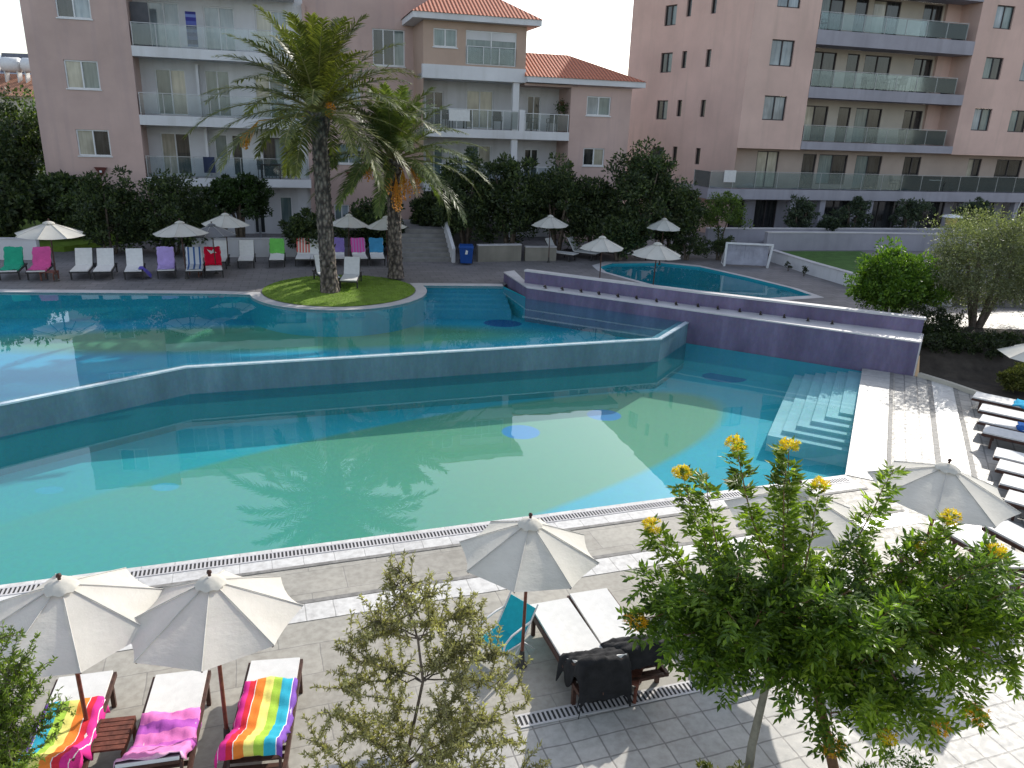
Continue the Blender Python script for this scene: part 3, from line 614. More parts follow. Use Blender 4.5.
for z0, z1 in ((6.04, 6.50), (9.03, 9.65), (12.0, 12.8), (15.05, 15.6), (18.2, 18.6)):
    mb = MB(); FB.box(mb, .003, 11.457, .03, -1.798, z0, z1); wbuild(mb, 'balcony_slab', GREYR, tB)
for z in (6.50, 9.65, 12.8, 15.6): railing(FB, tB, .05, 10.75, -.02, z, z+.98, GLS2, 7, METALG, 1.2)
mb = MB(); mb.prism([FB.P(a, d, 0)[:2] for a, d in ((-6.1, .12), (26, .12), (26, -9), (6, -9), (-4.2, -2), (-9.2, -2-.1))][:2]+[FB.P(26, -3, 0)[:2], FB.P(-4.4, -3, 0)[:2], (10.3, 52.8)][:3], 2.99, 3.61)
wbuild(mb, 'terrace_slab', GREYR, tB)
railing(FB, tB, -6.0, 25, .05, 3.61, 4.66, GLS2, 20, METALG, 2)
fl = [(-2.3, -.75, 3.62, 5.85), (1.0, 2.0, 3.62, 5.75), (2.2, 4.35, 3.9, 5.75), (5.0, 7.0, 3.62, 5.75), (8.75, 10.1, 3.62, 5.75), (14.0, 15.1, 3.62, 5.75), (16.4, 18.6, 3.62, 5.75), (19.1, 22, 3.62, 5.75)]
mb = MB(); FB.wall(mb, -4.4, 26, 3.5, 6.02, -1.0, fl); wbuild(mb, 'first_floor_wall', mat('pink_beige_render', (.42, .34, .29), .9, .12, .6, .08), tB)
for k, h in enumerate(fl): window(FB, tB, h, -1.0, [[PANEC, PANEC], [PANED], [PANEG, PANED], [PANEG, PANED], [PANED, PANED], [PANEC, PANED], [PANED, PANED], [PANED, PANED]][k], STEELF, 'terrace_door', False, cols=1 if k == 1 else 2)
gf = [(-4.2, -2.5, .8, 2.8), (-1.7, -.1, .7, 2.85), (.6, 1.9, .7, 2.85), (2.9, 5.6, .7, 2.85), (6.3, 9.3, .7, 2.85), (9.9, 13.2, .7, 2.85), (13.9, 17.5, .7, 2.85), (18.2, 22, .7, 2.85)]
mb = MB(); FB.wall(mb, -4.4, 26, 0, 3.0, -1.4, gf); wbuild(mb, 'ground_floor_wall', GREYR, tB)
for h in gf: window(FB, tB, h, -1.4, [PANED, PANED], STEELF, 'glazed_front', False)
for a in (-.1, 2.1, 5.75, 9.5, 13.4, 17.8):
    mb = MB(); FB.box(mb, a+.05, a+.45, -.1, -.5, .5, 2.98); wbuild(mb, 'column', GREYR, tB)
mb = MB(); mb.add([FB.P(-4.4, -.2, 18.4), FB.P(26, -.2, 18.4), FB.P(26, -10, 18.4), FB.P(-4.4, -10, 18.4)], [(0, 1, 2, 3)]); wbuild(mb, 'roof', GREYR, tB)
# ---- distant house, far left
th = empty('distant_house', (-46, 70, .6), 0, 'distant cream house with an orange tiled roof at the far left edge', 'house')
mb = MB(); mb.box((-58, 70, .5), (-40, 78, 7.6)); wbuild(mb, 'wall', CREAM, th)
mb = MB(); mb.add([(-58.5, 69.5, 7.6), (-39.6, 69.5, 7.6), (-39.6, 78.5, 7.6), (-58.5, 78.5, 7.6), (-54, 74, 9.5), (-44, 74, 9.5)], [(0, 1, 5, 4), (1, 2, 5), (2, 3, 4, 5), (3, 0, 4)]); wbuild(mb, 'roof', rooftile('orange_tiles', 0, (.5, .25, .15), (.4, .19, .12)), th)
for x in (-44.6, -42.2):
    mb = MB(); mb.box((x, 69.95, 5.4), (x+.8, 70.05, 6.6)); wbuild(mb, 'window', PANED, th)
for i, x in enumerate((-47.2, -45.2, -43.4)):
    t = empty('water_tank', (x, 72.5, 9.1), 0, 'white rooftop water tank on the distant house, '+('leftmost of three', 'middle of three', 'rightmost beside the pink wall')[i], 'water tank', 'tanks on the distant roof')
    mb = MB(); mb.tube([(-.8, 0, 1.1), (-.7, 0, 1.1), (.7, 0, 1.1), (.8, 0, 1.1)], [.3, .62, .62, .3], 14); mb.build('barrel', METALW, t)
    mb = MB(); mb.box((-.6, -.3, -.4), (-.5, .3, .6)); mb.box((.5, -.3, -.4), (.6, .3, .6)); mb.build('stand', METALG, t)
t = empty('solar_panel', (-46, 74.5, 9.6), 0, 'dark solar panel standing behind the white tanks on the distant roof', 'solar panel')
mb = MB(); mb.add([(-1.6, 0, 0), (1.8, 0, 0), (1.8, .6, 1.7), (-1.6, .6, 1.7)], [(0, 1, 2, 3)]); mb.build('panel', mat('solar_glass', (.12, .13, .16), .3), t)
mb = MB(); mb.bar((-1.2, .6, 0), (-1.2, .5, 1.4), .08); mb.bar((1.4, .6, 0), (1.4, .5, 1.4), .08); mb.build('frame', METALG, t)
# ================================================================== SUN LOUNGERS
def make_lounger(name, ang, fm, label, lowerleg=True):
    """origin on the ground at the foot end, +y towards the head"""
    t = empty(name, (0, 0, 0), 0, label, 'sun lounger'); a = R(ang); y1 = 1.22; zt = .34; bl = .74
    fr = MB()
    for s in (-1, 1): fr.bar((s*.315, 0, zt-.03), (s*.315, 1.92, zt-.03), .045, .06)
    for y in (.02, .6, 1.2, 1.9): fr.bar((-.31, y, zt-.035), (.31, y, zt-.035), .045, .04)
    for k in range(5): fr.bar((-.29, 1.32+k*.12, zt-.05), (.29, 1.32+k*.12, zt-.05), .06, .02)
    fr.build('frame', fm, t)
    for s in (-1, 1):
        for y in (.22, 1.68):
            m = MB(); m.bar((s*.315, y, 0), (s*.315, y, zt-.06), .05, .05); m.build('leg', fm, t)
    def pad(y0, z0, y1, z1, n=6, th=.035):
        m = MB(); d = Vector((0, y1-y0, z1-z0)); ln = d.length; d.normalize(); nz = Vector((0, -d.z, d.y)); vs = []; fs = []
        for layer in (0, 1):
            for i in range(n+1):
                for j in range(5):
                    x = -.30+.15*j; sg = -.012*math.sin(PI*i/n)*math.sin(PI*j/4)
                    p = Vector((x, y0, z0))+d*(ln*i/n)+nz*((th if layer else 0)+sg); vs.append(p)
        N_ = (n+1)*5
        for i in range(n):
            for j in range(4):
                q = (i*5+j, i*5+j+1, i*5+j+6, i*5+j+5); fs.append(tuple(N_+k for k in q)); fs.append(q[::-1])
        for i in range(n):
            fs.append((i*5, (i+1)*5, N_+(i+1)*5, N_+i*5)[::-1]); fs.append((i*5+4, (i+1)*5+4, N_+(i+1)*5+4, N_+i*5+4))
        for j in range(4):
            fs.append((j, j+1, N_+j+1, N_+j)); fs.append((n*5+j, n*5+j+1, N_+n*5+j+1, N_+n*5+j)[::-1])
        m.add(vs, fs); return m
    pad(.01, zt, y1, zt).build('seat_pad', PAD, t)
    hy, hz = y1+bl*math.cos(a), zt+bl*math.sin(a)
    pad(y1+.01, zt+.005, hy, hz).build('backrest', PAD, t)
    b = MB()
    for s in (-1, 1):
        b.bar((s*.30, y1, zt-.015), (s*.30, hy, hz-.015), .035, .03)
        b.bar((s*.27, y1+bl*.62*math.cos(a), zt+bl*.62*math.sin(a)-.03), (s*.27, min(1.88, y1+bl*.62*math.cos(a)+.16), zt-.04), .03, .03)
    b.bar((-.30, hy, hz-.015), (.30, hy, hz-.015), .035, .03); b.build('backrest_frame', fm, t)
    return t
near0 = make_lounger('sun_lounger', 32, WOOD, 'x'); far0 = make_lounger('sun_lounger', 58, FRAMEM, 'x'); flat0 = make_lounger('sun_lounger', 22, WOOD, 'x')
km = kidmap(); used = set()
def lounger(proto, p, dr, label, group, z=0.0):
    o = proto if proto.name not in used else copy_tree(proto, km); used.add(proto.name); used.add(o.name)
    o.location = (p[0], p[1], z); o.rotation_euler[2] = math.atan2(-dr[0], dr[1])+random.uniform(-.035, .035); o['label'] = label
    if group: o['group'] = group
    return o
def towel(o, ang, y0, y1, m, label, hang=.0, w_=.64, side=.03, drop=0., shift=0., group=None, fold=1.):
    """cloth following a lounger's profile from y0 to y1 along seat and backrest; hang = length over the head end"""
    a = R(ang); L0 = 1.22; bl = .74; zt = .34+.04
    def prof(s):
        if s <= L0: return (s, zt)
        if s <= L0+bl: r = s-L0; return (L0+r*math.cos(a), zt+r*math.sin(a)+.012)
        r = s-L0-bl; return (L0+bl*math.cos(a)+.035+.05*min(1, r*4), zt+bl*math.sin(a)-r)
    mb = MB(); n = 36; k = 15; vs = []; fs = []; rnd = random.Random(hash(label) % 999 if 0 else len(label)*7+int(y0*100))
    ph = [rnd.uniform(0, 6) for _ in range(6)]
    for i in range(n+1):
        s = y0+(y1+hang-y0)*i/n; y, z = prof(s)
        for j in range(k+1):
            u = -1+2*j/k; x = u*w_/2+shift; wr = fold*(.010*math.sin(9*s+ph[0]+3*u)+.008*math.sin(23*s+5*u+ph[1])+.007*math.sin(17*u+6*s+ph[2]))
            zz_ = z+.012+wr; edge = max(0, abs(x)-.31); yy = y+.4*wr
            if edge > 0: zz_ -= edge*(2.2+.8*math.sin(14*s+ph[3]))*1.0; x = math.copysign(.31+edge*.35+.012*math.sin(20*s+ph[4]), x)
            if drop and i < 6: zz_ -= drop*(6-i)/6
            vs.append((x, yy+.02*math.sin(5*u+ph[5])*(1 if i in (0, n) else 0), max(.03, zz_)))
    for i in range(n):
        for j in range(k): fs.append((i*(k+1)+j, i*(k+1)+j+1, (i+1)*(k+1)+j+1, (i+1)*(k+1)+j))
    mb.add(vs, fs, True); t = mb.build('beach_towel', m, None, label, 'towel', group)
    t.location = o.location; t.rotation_euler = o.rotation_euler
    sm = t.modifiers.new('thickness', 'SOLIDIFY'); sm.thickness = .008; sm.offset = 1
    return t
MAG, RED, ORA, YEL, LIM, TUR, PUR = (.66, .04, .26), (.62, .035, .05), (.76, .22, .04), (.78, .70, .20), (.36, .55, .07), (.04, .38, .52), (.20, .09, .40)
Wt = (.8, .75, .75)
rb = [MAG, Wt, MAG, RED, Wt, ORA, YEL, LIM, TUR, Wt, PUR]; st = [0, .06, .07, .17, .265, .275, .42, .56, .70, .87, .88]
RAIN = stripemat('rainbow_cloth', list(zip(st, rb)), 0, .72); RAINR = stripemat('rainbow_cloth_reversed', [(0, PUR), (.12, Wt), (.13, TUR), (.30, LIM), (.44, YEL), (.58, ORA), (.725, Wt), (.735, RED), (.83, MAG), (.93, Wt), (.94, MAG)], 0, .72)
PINKT = stripemat('pink_cloth', [(0, (.72, .20, .50)), (.715, (.42, .10, .45)), (.755, (.70, .20, .50)), (.80, (.50, .12, .46)), (.83, (.72, .24, .52)), (.93, (.75, .42, .60))], 1, 4)
def cloth(name, c): return mat(name, c, .95, .15, 5, .4, spec=.05, fine=70)
NB = 'loungers in the near row by the pool'
SS = lambda a, b: (b[0]-a[0], b[1]-a[1])
near = [((.66, 9.60), (.36, -1.05), 'white lounger right of the turquoise chair, black cloth over its raised back'),
        ((1.26, 9.90), (.37, -1.05), 'white lounger with black cloth on its back, second to the right of the turquoise chair'),
        ((2.70, 10.30), (.42, -1.0), 'bare white lounger half hidden by the left edge of the yellow-flowering shrub'),
        ((5.05, 11.1), (.40, -1.0), 'white lounger seen only in gaps through the middle of the yellow-flowering shrub'),
        ((6.9, 11.65), (.36, -1.0), 'white wooden lounger under the right parasol, left of the pair beyond the flowers'),
        ((8.1, 12.25), (.36, -1.0), 'white wooden lounger behind the small yellow blossom at right, dark table at its side'),
        ((8.95, 12.55), (.38, -1.0), 'white wooden lounger at the right frame edge, last of the near row')]
no = [lounger(near0, p, d_, lb, NB) for p, d_, lb in near]
lf = [lounger(near0, (-5.12, 7.72), (.30, -1.25), 'lounger at the left frame edge under a rainbow towel, beside the slatted table', NB),
      lounger(near0, (-3.98, 7.82), (.34, -1.25), 'white lounger with a crumpled pink towel on its lower end', NB),
      lounger(near0, (-2.90, 8.12), (.24, -1.30), 'white lounger under a rainbow towel right of the second parasol pole', NB)]
towel(lf[0], 32, .50, 1.96, RAIN, 'rainbow striped towel on the leftmost lounger, purple stripe at the left', .10, .74, shift=-.02, fold=1.3)
towel(lf[1], 32, .72, 1.90, PINKT, 'crumpled pink and purple towel on the middle left lounger', .02, .70, fold=1.5)
towel(lf[2], 32, .40, 1.96, RAINR, 'rainbow striped towel with purple fringe on the lounger right of the parasol pole', .12, .74, shift=.03, fold=1.3)
towel(no[0], 32, 1.20, 1.96, BLACKC, 'black cloth hung over the back of the lounger beside the turquoise chair', .56, .90, fold=2.5)
towel(no[1], 32, 1.20, 1.96, BLACKC, 'black cloth hung over the back of the lounger nearest the orange-yellow blossom', .26, .86, fold=2.5)
# far row on the terrace
GF = 'loungers along the far side of the upper pool'; d12 = (-.40, 1)
FT = [((9, 281), 'lounger covered by a green towel at the far left edge'), ((37, 281), 'lounger covered by a bright pink towel under the leftmost parasol'),
      ((80, 280.5), 'bare white lounger, left of the pair right of the leftmost parasol'), ((103, 280.5), 'bare white lounger, right of the pair right of the leftmost parasol'),
      ((134, 280.5), 'white lounger with a red and purple cloth falling off its right side'), ((167, 279.5), 'lounger under a lilac towel'),
      ((195, 279.5), 'lounger under a white towel with blue figures'), ((215, 279), 'lounger under a red towel with a white bird-like mark')]
fo = [lounger(far0, at(*p, .7)[:2], d12, lb, GF, .70) for p, lb in FT]
GB = 'loungers in the back row below the left block'
BT = [((218, 270), 'bare white lounger directly behind the red towel'), ((246, 269), 'bare white lounger between the red towel and the green towel of the back row'), ((277, 268), 'back row lounger with a bright green towel over its back'),
      ((303, 267), 'back row lounger with a red and white striped towel'), ((318, 267), 'pale back row lounger just left of the taller palm trunk'), ((338, 266.5), 'back row lounger with a purple towel right of the taller palm trunk'),
      ((361, 266.5), 'back row lounger with a pink striped towel'), ((378, 266.5), 'back row lounger with a blue towel, nearest the second palm')]
bo = [lounger(far0, at(*p, .7)[:2], (-.25, 1), lb, GB, .70) for p, lb in BT]
lounger(far0, (-6.30, 28.35), (-.08, 1), 'white lounger in full view on the grass island, right of the tall palm trunk', 'loungers on the grass island', .79)
lounger(far0, (-6.98, 28.75), (-.5, 1), 'white lounger on the grass island partly hidden by the tall palm trunk', 'loungers on the grass island', .79)
GRN, PNK, LIL, REDC, BLU, PRP = cloth('green_cloth', (.03, .33, .20)), cloth('hot_pink_cloth', (.62, .10, .30)), cloth('lilac_cloth', (.42, .32, .62)), cloth('red_cloth', (.62, .01, .04)), cloth('blue_cloth', (.06, .26, .45)), cloth('purple_cloth', (.22, .16, .40))
LGRN = cloth('light_green_cloth', (.16, .50, .10)); PATT = stripemat('blue_figure_cloth', [(0, (.6, .62, .65)), (.3, (.06, .13, .32)), (.62, (.6, .62, .65))], 0, .64, .9, 3); RWS = stripemat('red_white_stripes', [(0, (.62, .10, .08)), (.45, (.65, .6, .52))], 0, .64, .9, 5); PWS = stripemat('pink_stripes', [(0, (.6, .08, .32)), (.55, (.42, .2, .42))], 0, .64, .9, 5)
for o, m, lb in ((fo[0], GRN, 'green towel spread on the lounger at the far left edge'), (fo[1], PNK, 'bright pink towel on the lounger under the leftmost parasol'), (fo[5], LIL, 'lilac towel spread on a far row lounger'), (fo[6], PATT, 'white towel with blue figures on the lounger beside the red one'), (fo[7], REDC, 'red towel with a white bird-like mark on a far lounger')):
    towel(o, 58, .9 if m is REDC else .1, 1.96, m, lb, .1, .66)
mk = MB(); mk.add([(-.20, 0, .18), (-.02, 0, .11), (.06, 0, .20), (.08, 0, .10), (.16, 0, .02), (.03, 0, .03), (-.06, 0, -.02)], [(0, 1, 5, 6), (1, 2, 3, 5), (3, 4, 5)])
o = fo[7]; mko = mk.build('towel_print', PAD, None); tw = [x for x in bpy.data.objects if x.get('label', '').startswith('red towel with')][0]
a_ = R(58); mko.parent = tw; mko.location = (0, 1.22+.42*math.cos(a_)-.035, .38+.42*math.sin(a_)+.045); mko.rotation_euler = (-(PI/2-a_), 0, 0)
for o, m, lb in ((bo[2], LGRN, 'bright green towel over a back row lounger'), (bo[3], RWS, 'red and white striped towel on a back row lounger'), (bo[5], PRP, 'purple towel on the back row lounger right of the tall palm trunk'), (bo[6], PWS, 'pink striped towel on a back row lounger'), (bo[7], BLU, 'blue towel on the back row lounger nearest the second palm')):
    towel(o, 58, 1.25, 1.96, m, lb, .1, .66)
# red/purple cloth hanging off a lounger
mb = MB(); vs = []; 
for i in range(9):
    for j in range(7): vs.append((.18+.07*j+.02*math.sin(i*2+j), .15+.08*i, .40-max(0, j-2)*.085+.012*math.sin(i*3+j*2)))
mb.add(vs, [(i*7+j, i*7+j+1, i*7+j+8, i*7+j+7) for i in range(8) for j in range(6)], True)
t = mb.build('beach_towel', stripemat('red_purple_cloth', [(0, PUR), (.3, (.65, .04, .1)), (.5, (.7, .6, .65)), (.6, (.12, .10, .42))], 1, 1.4), None, 'red, white and purple cloth slipping off the right side of a white far lounger', 'towel'); t.location = fo[4].location; t.rotation_euler = fo[4].rotation_euler
# right-hand back loungers facing the small pool
GR_ = 'loungers beside the small pool behind the fountain wall'
for p, lb in (((576, 261.5), 'white lounger at the left end of the small pool row'), ((598, 260.5), 'white lounger behind the nearer left small pool parasol'), ((628, 260.5), 'white lounger between the two nearer small pool parasols'), ((652, 260), 'white lounger behind the nearer right small pool parasol')):
    lounger(far0, at(*p, .7)[:2], (-1, .55), lb, GR_, .70)
# right side rows
GS = 'loungers in the right side row'
RS = [((12.72, 19.98), 'white lounger with a light blue towel, farthest of the right side row by the kerb'), ((12.32, 18.98), 'bare white lounger, second from the kerb in the right side row'), ((11.85, 18.15), 'white lounger with a dark blue towel, third from the kerb'), ((11.5, 17.38), 'half shaded lounger, fourth from the kerb, before the wide dark gap'),
      ((10.93, 15.95), 'white lounger just below the wide dark gap in the right side row'), ((10.6, 15.28), 'white lounger second below the wide dark gap'), ((10.22, 14.51), 'half shaded lounger third below the wide dark gap'), ((9.87, 13.75), 'white lounger nearest the right parasol, last of the right side row')]
rs = [lounger(flat0, p, (.80, -.60), lb, GS) for p, lb in RS]
towel(rs[0], 22, .95, 1.9, cloth('sky_blue_cloth', (.05, .38, .62)), 'light blue towel on the farthest right side lounger', .0, .66)
towel(rs[2], 22, .8, 1.9, cloth('navy_cloth', (.03, .12, .38)), 'dark blue towel on the third right side lounger', .0, .66)

# ================================================================== PARASOLS
def make_parasol(woodpole=True):
    t = empty('parasol', (0, 0, 0), 0, 'x', 'parasol'); n = 8; Rm = 1.0; za, ze = 2.20, 1.76
    mb = MB(); vs = []; fs = []; M_ = 7; K_ = 6
    for k in range(n):
        for i in range(M_+1):
            r = .07+(Rm-.07)*i/M_
            for j in range(K_+1):
                u = j/K_; a0, a1 = 2*PI*k/n, 2*PI*(k+1)/n
                p = Vector((math.cos(a0)*r, math.sin(a0)*r)).lerp(Vector((math.cos(a1)*r, math.sin(a1)*r)), u)
                s4 = 4*u*(1-u); zz_ = za-(za-ze)*(r/Rm)**1.03-.035*s4*(r/Rm)**1.5
                p *= 1-.055*s4*(i/M_)**3; vs.append((p.x, p.y, zz_))
    P1 = (M_+1)*(K_+1)
    for k in range(n):
        for i in range(M_):
            for j in range(K_): q = k*P1+i*(K_+1)+j; fs.append((q, q+K_+1, q+K_+2, q+1))
    mb.add(vs, fs, True); cn = mb.build('canopy', CANV, t)
    h = MB()
    for k in range(n):
        a = 2*PI*k/n; h.tube([(math.cos(a)*r, math.sin(a)*r, za+.006-(za-ze)*r**1.06) for r in (.08, .4, .7, 1.0)], .006, 5)
    h.build('seam', mat('seam_cloth', (.55, .53, .49), .9), cn)
    v = MB(); vs = []; 
    for i, (r, z) in enumerate(((.02, 2.25), (.07, 2.238), (.14, 2.205), (.175, 2.165))):
        for k in range(32): a = 2*PI*k/32; q = r*(1-.06*(1-abs(math.cos(4*a)))*(i/3)); vs.append((math.cos(a)*q, math.sin(a)*q, z+(.012*math.sin(8*a) if i == 3 else 0)))
    v.add(vs, [(i*32+k, (i+1)*32+k, (i+1)*32+(k+1) % 32, i*32+(k+1) % 32) for i in range(3) for k in range(32)], True); v.build('vent_cap', CANV, t)
    f = MB(); f.tube([(0, 0, 2.26), (0, 0, 2.285), (0, 0, 2.30), (0, 0, 2.325), (0, 0, 2.335)], [.018, .018, .03, .024, .004], 10); f.build('finial', WOOD, t)
    p = MB(); p.tube([(0, 0, .03), (0, 0, 2.22)], .024, 10); p.build('pole', REDW if woodpole else WOOD, t)
    hb = MB(); hb.tube([(0, 0, 1.72), (0, 0, 1.80)], .05, 10); hb.build('hub', WOOD, t)
    for k in range(n):
        a = 2*PI*k/n; r_ = MB(); c, s = math.cos(a), math.sin(a)
        r_.bar((c*.03, s*.03, za-.045), (c*.98, s*.98, ze-.02), .018, .014); r_.bar((c*.05, s*.05, 1.76), (c*.52, s*.52, za-(za-ze)*.52-.04), .014, .014); r_.build('rib', WOOD, t)
    b = MB(); b.tube([(0, 0, 0), (0, 0, .035), (0, 0, .05), (0, 0, .25)], [.085, .085, .05, .034], 20); b.build('base', mat('dark_base', (.06, .055, .05), .7), t)
    return t
pz = make_parasol(True); pg = make_parasol(False); km = kidmap(); used2 = set()
def parasol(proto, x, y, z, r, rz, label, group, hs=1.):
    o = proto if proto.name not in used2 else copy_tree(proto, km); used2.add(proto.name); used2.add(o.name)
    o.location = (x, y, z); o.rotation_euler = (R(random.uniform(-2, 2)), R(random.uniform(-2, 2)), rz); o.scale = (r, r, hs); o['label'] = label; o['group'] = group; return o
GN = 'parasols on the near deck'
parasol(pz, -4.70, 6.95, 0, 1.0, R(36), 'cream parasol at the left edge above the rainbow towel and the slatted table', GN)
parasol(pz, -3.15, 7.04, 0, .95, R(14), 'cream parasol above the pink towel, second from the left', GN)
parasol(pz, .27, 8.62, 0, .92, R(34), 'cream parasol beside the turquoise folding chair', GN)
parasol(pz, 4.14, 9.84, 0, 1.0, R(20), 'cream parasol mostly hidden by the tall flowering shoots', GN)
parasol(pz, 6.73, 10.92, 0, 1.08, R(14), 'cream parasol at the right beside the bright side paving', GN)
parasol(pz, *at(1054, 352, 2.0)[:2], .1, 1.15, R(10), 'white parasol cut by the right frame edge above the planted bed', GN)
GP = 'parasols on the terrace and by the small pool'
for (x, y), r, lb in (((47, 220), 1.2, 'sunlit white parasol, leftmost of the terrace, over the pink towel'), ((181, 220), 1.04, 'white parasol behind the lilac towel'), ((224, 212), .98, 'white parasol right behind the red towel, with dark hedge behind'),
                      ((347, 213), .88, 'white parasol just right of the tall palm trunk'), ((387, 215), .90, 'white parasol behind the second palm trunk'), ((551, 214), .90, 'lone white parasol in front of the dark trees, left of the small pool'),
                      ((603, 235), .90, 'white parasol standing at the left end of the small pool'), ((664, 217), .85, 'white parasol behind the small pool, against the dark tree'), ((657, 241), .98, 'white parasol in front of the right part of the small pool row')):
    q = at(x, y, 2.98); parasol(pg, q.x, q.y, .70, r, R(11), lb, GP)
q = at(197, 229, 2.7); o = parasol(pg, q.x, q.y+1.5, .70, .95, R(3), 'dim grey parasol in the shade between two white ones, behind the blue figured towel', GP, .9)
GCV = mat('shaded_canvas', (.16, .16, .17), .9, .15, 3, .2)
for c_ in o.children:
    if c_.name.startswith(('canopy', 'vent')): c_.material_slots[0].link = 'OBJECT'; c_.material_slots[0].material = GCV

# ================================================================== OTHER FURNITURE
t = empty('folding_chair', (.16, 9.0, 0), R(-42), 'turquoise folding beach chair with a white tubular frame beside the wooden lounger', 'chair')
TQ = mat('turquoise_fabric', (.01, .38, .46), .8, .12, 12, .3)
mb = MB(); mb.add([(-.26, .18, .78), (.26, .18, .78), (.26, -.12, .32), (-.26, -.12, .32), (-.26, .195, .77), (.26, .195, .77), (.26, -.105, .31), (-.26, -.105, .31)], [(0, 1, 2, 3), (7, 6, 5, 4), (0, 4, 5, 1), (3, 2, 6, 7)]); mb.build('backrest', TQ, t)
mb = MB(); mb.box((-.26, -.55, .30), (.26, -.12, .325)); mb.build('seat', TQ, t)
for s in (-1, 1):
    m = MB(); m.tube([(s*.28, .22, .84), (s*.28, -.13, .30), (s*.28, -.45, .01)], .013, 8); m.tube([(s*.28, -.58, .33), (s*.28, -.1, .31), (s*.28, .2, .01)], .013, 8); m.build('side_frame', METALW, t)
    m = MB(); m.tube([(s*.28, .06, .60), (s*.29, -.12, .60), (s*.29, -.38, .57), (s*.29, -.52, .50), (s*.28, -.56, .34)], .017, 8); m.build('armrest', METALW, t)
def slat_table(x, y, rz, z=0, label='', s=1):
    t = empty('side_table', (x, y, z), rz, label, 'table')
    m = MB()
    for k in range(7): m.box((-.25*s, (-.25+k*.0725)*s, .30), (.25*s, (-.25+k*.0725+.060)*s, .325))
    m.build('top', REDW, t)
    m = MB(); m.box((-.25*s, -.25*s, .24), (-.22*s, .25*s, .298)); m.box((.22*s, -.25*s, .24), (.25*s, .25*s, .298)); m.build('apron', REDW, t)
    for a in (-1, 1):
        for b in (-1, 1): m = MB(); m.box((a*.22*s-.02, b*.22*s-.02, 0), (a*.22*s+.02, b*.22*s+.02, .24)); m.build('leg', REDW, t)
slat_table(-4.42, 6.82, R(12), 0, 'dark red slatted wooden side table at the foot of the leftmost pole')
slat_table(1.58, 8.25, R(-18), 0, 'dark red slatted table below the black cloths, beside the second draped lounger')
slat_table(8.15, 11.0, R(-18), 0, 'dark slatted table between the wooden loungers at the right edge')
slat_table(-17.7, 28.6, R(10), .7, 'small dark table between the green and pink towelled loungers')
slat_table(-12.9, 30.3, R(10), .7, 'small dark table between the lilac and the figured towel')
bpy.data.objects[[o.name for o in bpy.data.objects if o.name.startswith('folding_chair')][0]].scale = (.88,)*3
# plastic chair
def chair(x, y, z, rz, m, label, group, s=1):
    t = empty('outdoor_chair', (x, y, z), rz, label, 'chair', group)
    k = MB(); k.box((-.24, -.22, .42), (.24, .24, .46)); k.build('seat', m, t)
    k = MB(); k.hexa([(-.24, .22, .46), (.24, .22, .46), (.24, .25, .46), (-.24, .25, .46), (-.22, .32, .92), (.22, .32, .92), (.22, .35, .92), (-.22, .35, .92)]); k.build('backrest', m, t)
    for a in (-1, 1):
        for b in (-1, 1): k = MB(); k.bar((a*.21, b*.2, 0), (a*.21, b*.2, .42), .03); k.build('leg', m, t)
        k = MB(); k.bar((a*.25, -.2, .64), (a*.25, .27, .66), .04, .025); k.bar((a*.25, -.2, .42), (a*.25, -.2, .64), .03); k.build('armrest', m, t)
    return t
DK = mat('black_rattan', (.025, .024, .025), .6, .4, 20, .5)
for F_, a, d, z, rz, lb in ((FA, 5.6, -.9, 3.74, .4, 'black chair at the left of the dark set on the lowest left block balcony'), (FA, 6.3, -.8, 3.74, 2.6, 'black chair in the middle of the lowest left block balcony set'), (FA, 7.1, -.9, 3.74, -.3, 'black chair nearest the palm on the lowest left block balcony'),
                            (FC, -4.2, -.9, 6.58, .3, 'black chair beside the white-clothed table on the middle block'), (FC, -3.1, -.9, 6.58, 2.8, 'black chair in the middle of the long middle block balcony'), (FC, -1.5, -.8, 6.58, -.2, 'black chair by the white column on the middle block'), (FC, .4, -.8, 6.58, .6, 'black chair on the left of the small recessed balcony'), (FC, 1.6, -.9, 6.58, -.6, 'black chair beside the hanging plant on the recessed balcony'),
                            (FB, .9, -.8, 12.82, .5, 'dark chair on the topmost visible salmon block balcony'), (FB, 6.0, -.8, 9.67, .2, 'dark chair left of the table on the second balcony from the top'), (FB, 7.3, -.9, 9.67, 2.9, 'dark chair right on the second balcony from the top'), (FB, 8.2, -.8, 6.52, .1, 'dark chair on the lowest grey balcony of the salmon block'), (FB, 7.7, -.3, 3.63, .4, 'dark chair left on the long terrace of the salmon block'), (FB, 11.3, -.2, 3.63, -.8, 'dark chair beside the terrace table of the salmon block')):
    p = F_.P(a, d, z); chair(*p, rz+math.atan2(F_.u[1], F_.u[0]), DK, lb, 'chairs on the balconies')
def table(F_, a, d, z, label, m, top):
    p = F_.P(a, d, z); t = empty('outdoor_table', p, math.atan2(F_.u[1], F_.u[0]), label, 'table')
    k = MB(); k.box((-.5, -.35, .70), (.5, .35, .74)); k.build('top', top, t)
    for i in (-1, 1):
        for j in (-1, 1): k = MB(); k.bar((i*.45, j*.3, 0), (i*.45, j*.3, .70), .04); k.build('leg', m, t)
table(FA, 6.0, -.3, 3.74, 'dark table on the lowest balcony of the left block', DK, DK); table(FC, -3.75, -.6, 6.58, 'table with a pale top on the long balcony of the middle block', DK, METALW)
table(FB, 6.7, -.6, 9.67, 'dark table on the second balcony from the top of the salmon block', DK, DK); table(FB, 10.6, -.3, 3.63, 'table with a pale top on the long salmon block terrace', DK, PAD)
